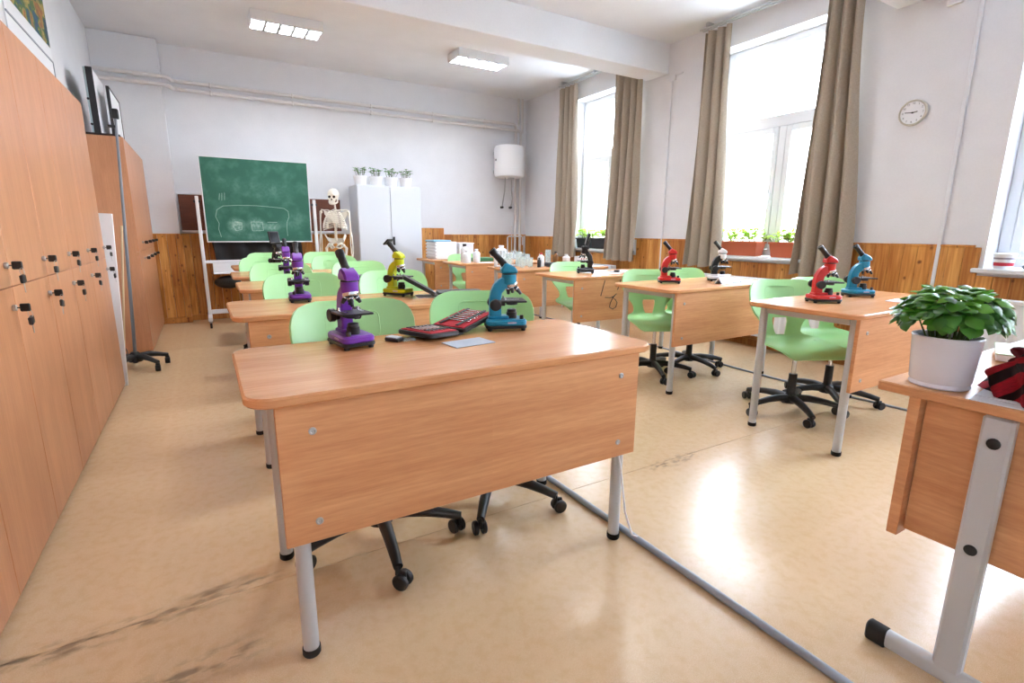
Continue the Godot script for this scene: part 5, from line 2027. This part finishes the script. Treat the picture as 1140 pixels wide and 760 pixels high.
# ------------------------------------------------------------------ teacher's desk with basil
func build_teacher_desk():
	var o = thing("teacher_desk", "beech teacher's desk with grey T shaped leg carrying the basil pot", "desk", Vector3(1.49, 0, -0.62))
	var s = mb()
	box(s, Vector3(0.70, D - 0.0125, 0.37), Vector3(1.40, 0.025, 0.74), 0.003)
	part(s, "tabletop", M.beech, o)
	s = mb()
	box(s, Vector3(0.70, 0.527, 0.079), Vector3(1.36, 0.385, 0.025), 0.001)
	part(s, "modesty_panel", M.beech_panel, o)
	for x in [0.055, 1.345]:
		s = mb()
		box(s, Vector3(x, 0.535, 0.36), Vector3(0.018, 0.37, 0.53), 0.001)
		part(s, "end_panel", M.beech_panel, o)
	for k in 2:
		var x = 0.022 if k == 0 else 1.378
		s = mb()
		box(s, Vector3(x, 0.38, 0.245), Vector3(0.03, 0.676, 0.058), 0.006)
		var l = part(s, "leg", M.desk_leg, o)
		for y in [0.655, 0.385]:
			s = mb()
			lathe(s, [Vector2(0, 0), Vector2(0.013, 0), Vector2(0.013, 0.003), Vector2(0.008, 0.005), Vector2(0, 0.005)], Transform3D(Basis(Vector3(0, 1, 0), Vector3(-1 if k == 0 else 1, 0, 0), Vector3(0, 0, 1 if k == 0 else -1)), Vector3(x + (-0.015 if k == 0 else 0.015), y, 0.245)), 14)
			part(s, "plug", M.black, l)
		s = mb()
		prism(s, rrect(0.034, 0.05, 0.015, 5), 0.10, 0.66, Transform3D(Basis.IDENTITY, Vector3(x, 0.031, 0)))
		var fb = part(s, "foot_bar", M.desk_leg, o)
		for z in [0.065, 0.645]:
			s = mb()
			prism(s, rrect(0.040, 0.058, 0.017, 5), z, z + 0.05, Transform3D(Basis.IDENTITY, Vector3(x, 0.029, 0)), 0.004)
			part(s, "end_cap", M.rubber, fb)
	# basil
	var pc = Vector3(1.572, D + 0.001, -0.520)
	o = thing("potted_basil", "bushy green basil in a white ceramic pot on teacher's desk", "potted plant", pc)
	s = mb()
	lathe(s, [Vector2(0, 0), Vector2(0.060, 0), Vector2(0.063, 0.004), Vector2(0.060, 0.012), Vector2(0.063, 0.016), Vector2(0.0705, 0.122), Vector2(0.072, 0.126), Vector2(0.070, 0.129), Vector2(0.066, 0.128), Vector2(0.064, 0.11), Vector2(0, 0.11)], Transform3D.IDENTITY, 40)
	part(s, "pot", M.ceramic, o)
	s = mb()
	cyl(s, Vector3(0, 0.1105, 0), Vector3(0, 0.114, 0), 0.063, 24)
	part(s, "soil", M.soil, o)
	var leaves = []
	for m in [M.leaf, M.leaf_b, M.leaf_c]:
		s = mb()
		basil_leaf(s)
		leaves.append(commit(s, m))
	var r := RandomNumberGenerator.new()
	r.seed = 77
	for k in 26:      # stems rising from the soil
		var a = 2.39996 * k + r.randf_range(-0.2, 0.2)
		var spread = sqrt((k + 0.5) / 26.0)
		var outw = Vector3(sin(a), 0, cos(a))
		var base = outw * 0.040 * spread + Vector3(0, 0.113, 0)
		var tip = outw * 0.100 * spread + Vector3(0, 0.238 - 0.050 * spread * spread + r.randf_range(-0.012, 0.008), 0)
		var mid = base.lerp(tip, 0.5) + Vector3(0, 0.014, 0) - outw * 0.008
		s = mb()
		tube(s, [base, mid, tip], [0.0024, 0.0020, 0.0013], 6)
		part(s, "stem", M.stem, o)
	for k in 300:     # leaves clothing the bush, turned outwards and drooping towards its skirt
		var az = 2.39996 * k + r.randf_range(-0.25, 0.25)
		var sy = lerpf(-0.16, 0.97, (k + 0.5) / 300.0)
		var cy = sqrt(1.0 - sy * sy)
		var radial = Vector3(sin(az) * cy, sy, cos(az) * cy)
		var depth = r.randf_range(0.62, 1.0) if k % 3 == 0 else r.randf_range(0.86, 1.04)
		var p = Vector3(radial.x * 0.112, 0.172 + radial.y * (0.082 if radial.y > 0 else 0.10), radial.z * 0.112) * Vector3(depth, 1, depth)
		p.y = 0.172 + (p.y - 0.172) * depth
		var flat_out = Vector3(sin(az), 0, cos(az))
		var tang = Vector3(cos(az), 0, -sin(az)) * r.randf_range(-1.0, 1.0)
		var d = (flat_out * 0.7 + tang * 0.8 + Vector3(0, lerpf(-0.7, 0.5, clampf(sy, 0, 1)) + r.randf_range(-0.45, 0.45), 0)).normalized()
		var n = (radial * 0.9 + Vector3(0, 0.55, 0) + Vector3(r.randf_range(-0.4, 0.4), r.randf_range(-0.3, 0.3), r.randf_range(-0.4, 0.4)))
		n = (n - d * n.dot(d)).normalized()
		var x = d.cross(n).normalized()
		var sc = r.randf_range(0.032, 0.048) if sy < 0.75 else r.randf_range(0.026, 0.040)
		var which = 2 if sy > 0.45 and r.randf() < 0.45 else (r.randi() % 2)
		put(leaves[which], "leaf", o, Transform3D(Basis(x, n, -d).scaled_local(Vector3(sc, sc, sc)), p - d * sc * 0.5))
	# papers and scarf
	o = paper_sheet("white_sheets", "loose white sheets under the red scarf on teacher's desk", Vector3(1.68, D + 0.0008, -0.30), Vector2(0.36, 0.30), 0.1)
	s = mb()
	box(s, Vector3(0.02, 0.0038, 0.01), Vector3(0.34, 0.002, 0.28), 0.0004, Basis(Vector3.UP, -0.12))
	part(s, "sheet", M.paper, o)
	var gw = mat(rgb(190, 206, 160), 0.6)
	o = thing("book", "flat book with pale green cover behind the red scarf", "book", Vector3(2.16, D + 0.001, -0.44), 0.3)
	s = mb()
	box(s, Vector3(0, 0.013, 0), Vector3(0.22, 0.02, 0.28), 0.002)
	part(s, "pages", M.paper, o)
	s = mb()
	box(s, Vector3(0, 0.0245, 0), Vector3(0.225, 0.003, 0.285), 0.001)
	part(s, "cover", gw, o)
	build_scarf()

func basil_leaf(s):
	# unit leaf along -z, cupped and drooping at the tip
	var n := 7
	var l = []
	var m = []
	var rr = []
	for k in n:
		var t = k / float(n - 1)
		var w = [0.03, 0.25, 0.38, 0.41, 0.35, 0.20, 0.01][k]
		var y = 0.10 * sin(t * PI) - 0.22 * t * t
		m.append(Vector3(0, y, -t))
		l.append(Vector3(-w, y - 0.30 * w, -t))
		rr.append(Vector3(w, y - 0.30 * w, -t))
	s.set_smooth_group(0)
	for k in n - 1:
		quad(s, l[k], m[k], m[k + 1], l[k + 1])
		quad(s, m[k], rr[k], rr[k + 1], m[k + 1])
	s.set_smooth_group(-1)

func scarf_tex():
	var w := 64
	var h := 256
	var n = noise_bytes(101, 0.2, w, h, w, h, 2)
	var out := PackedByteArray()
	out.resize(w * h * 3)
	for y in h:
		for x in w:
			var k = y * w + x
			var f = fmod(y / 256.0 * 5.0, 1.0)
			var c = rgb(176, 14, 34) if f < 0.58 else rgb(22, 16, 20)
			put_rgb(out, k * 3, c.lerp(rgb(60, 8, 14), 0.5 * n[k] / 255.0))
	return image_tex(out, w, h)

func build_scarf():
	# a knitted scarf dropped in a heap: one thick strip folded over itself
	var s = mb()
	var m := StandardMaterial3D.new()
	m.albedo_texture = scarf_tex()
	m.roughness = 0.95
	var o = thing("knit_scarf", "crumpled red and black striped knit scarf on teacher's desk", "scarf", Vector3(1.665, D + 0.005, -0.345))
	var ni := 44
	var nj := 30
	var n := FastNoiseLite.new()
	n.seed = 12
	n.frequency = 7.0
	var P = []
	for i in ni + 1:
		var row = []
		for j in nj + 1:
			var a = TAU * i / ni
			var t = j / float(nj)
			var lon = Vector3(cos(a), 0, sin(a))
			var el = t * PI * 0.5
			var fold = 0.16 * sin(a * 3.0 + t * 5.0) + 0.10 * sin(a * 7.0 - t * 8.0)
			var rad = 1.0 + fold * (1.0 - t * 0.6) + 0.12 * n.get_noise_3d(lon.x * 0.3, t * 0.4, lon.z * 0.3)
			var hgt = sin(el) * (1.0 + 0.22 * sin(a * 2.0 + 1.0) * cos(el)) + 0.10 * sin(a * 5.0 + t * 6.0) * sin(el * 2.0)
			row.append(Vector3(lon.x * 0.160 * cos(el) * rad, 0.130 * hgt * (1.0 + 0.12 * sin(t * 9.0)), lon.z * 0.095 * cos(el) * rad))
		P.append(row)
	s.set_smooth_group(0)
	for i in ni:
		for j in nj:
			for c in [[0, 0], [1, 1], [1, 0], [0, 0], [0, 1], [1, 1]]:
				s.set_uv(Vector2((j + c[1]) / float(nj) * 2.0, (i + c[0]) / float(ni) * 2.0 + (j + c[1]) / float(nj) * 0.8))
				s.add_vertex(P[i + c[0]][j + c[1]])
	s.set_smooth_group(-1)
	part(s, "knitted_heap", m, o)
	s = mb()
	var cuff = []
	for i in 7:
		var row = []
		for j in 61:
			var a = TAU * j / 60.0
			var t = i / 6.0
			var rad = (0.026 + 0.020 * t) * (1.0 + 0.20 * t * sin(a * 9.0))
			row.append(Vector3(-0.085 - 0.020 * t + 0.006 * sin(a * 5.0), 0.088 + cos(a) * rad * 0.85 + 0.012 * t, sin(a) * rad))
		cuff.append(row)
	sheet(s, cuff, 0.006)
	part(s, "ruffled_edge", mat(rgb(92, 8, 22), 0.95), o)
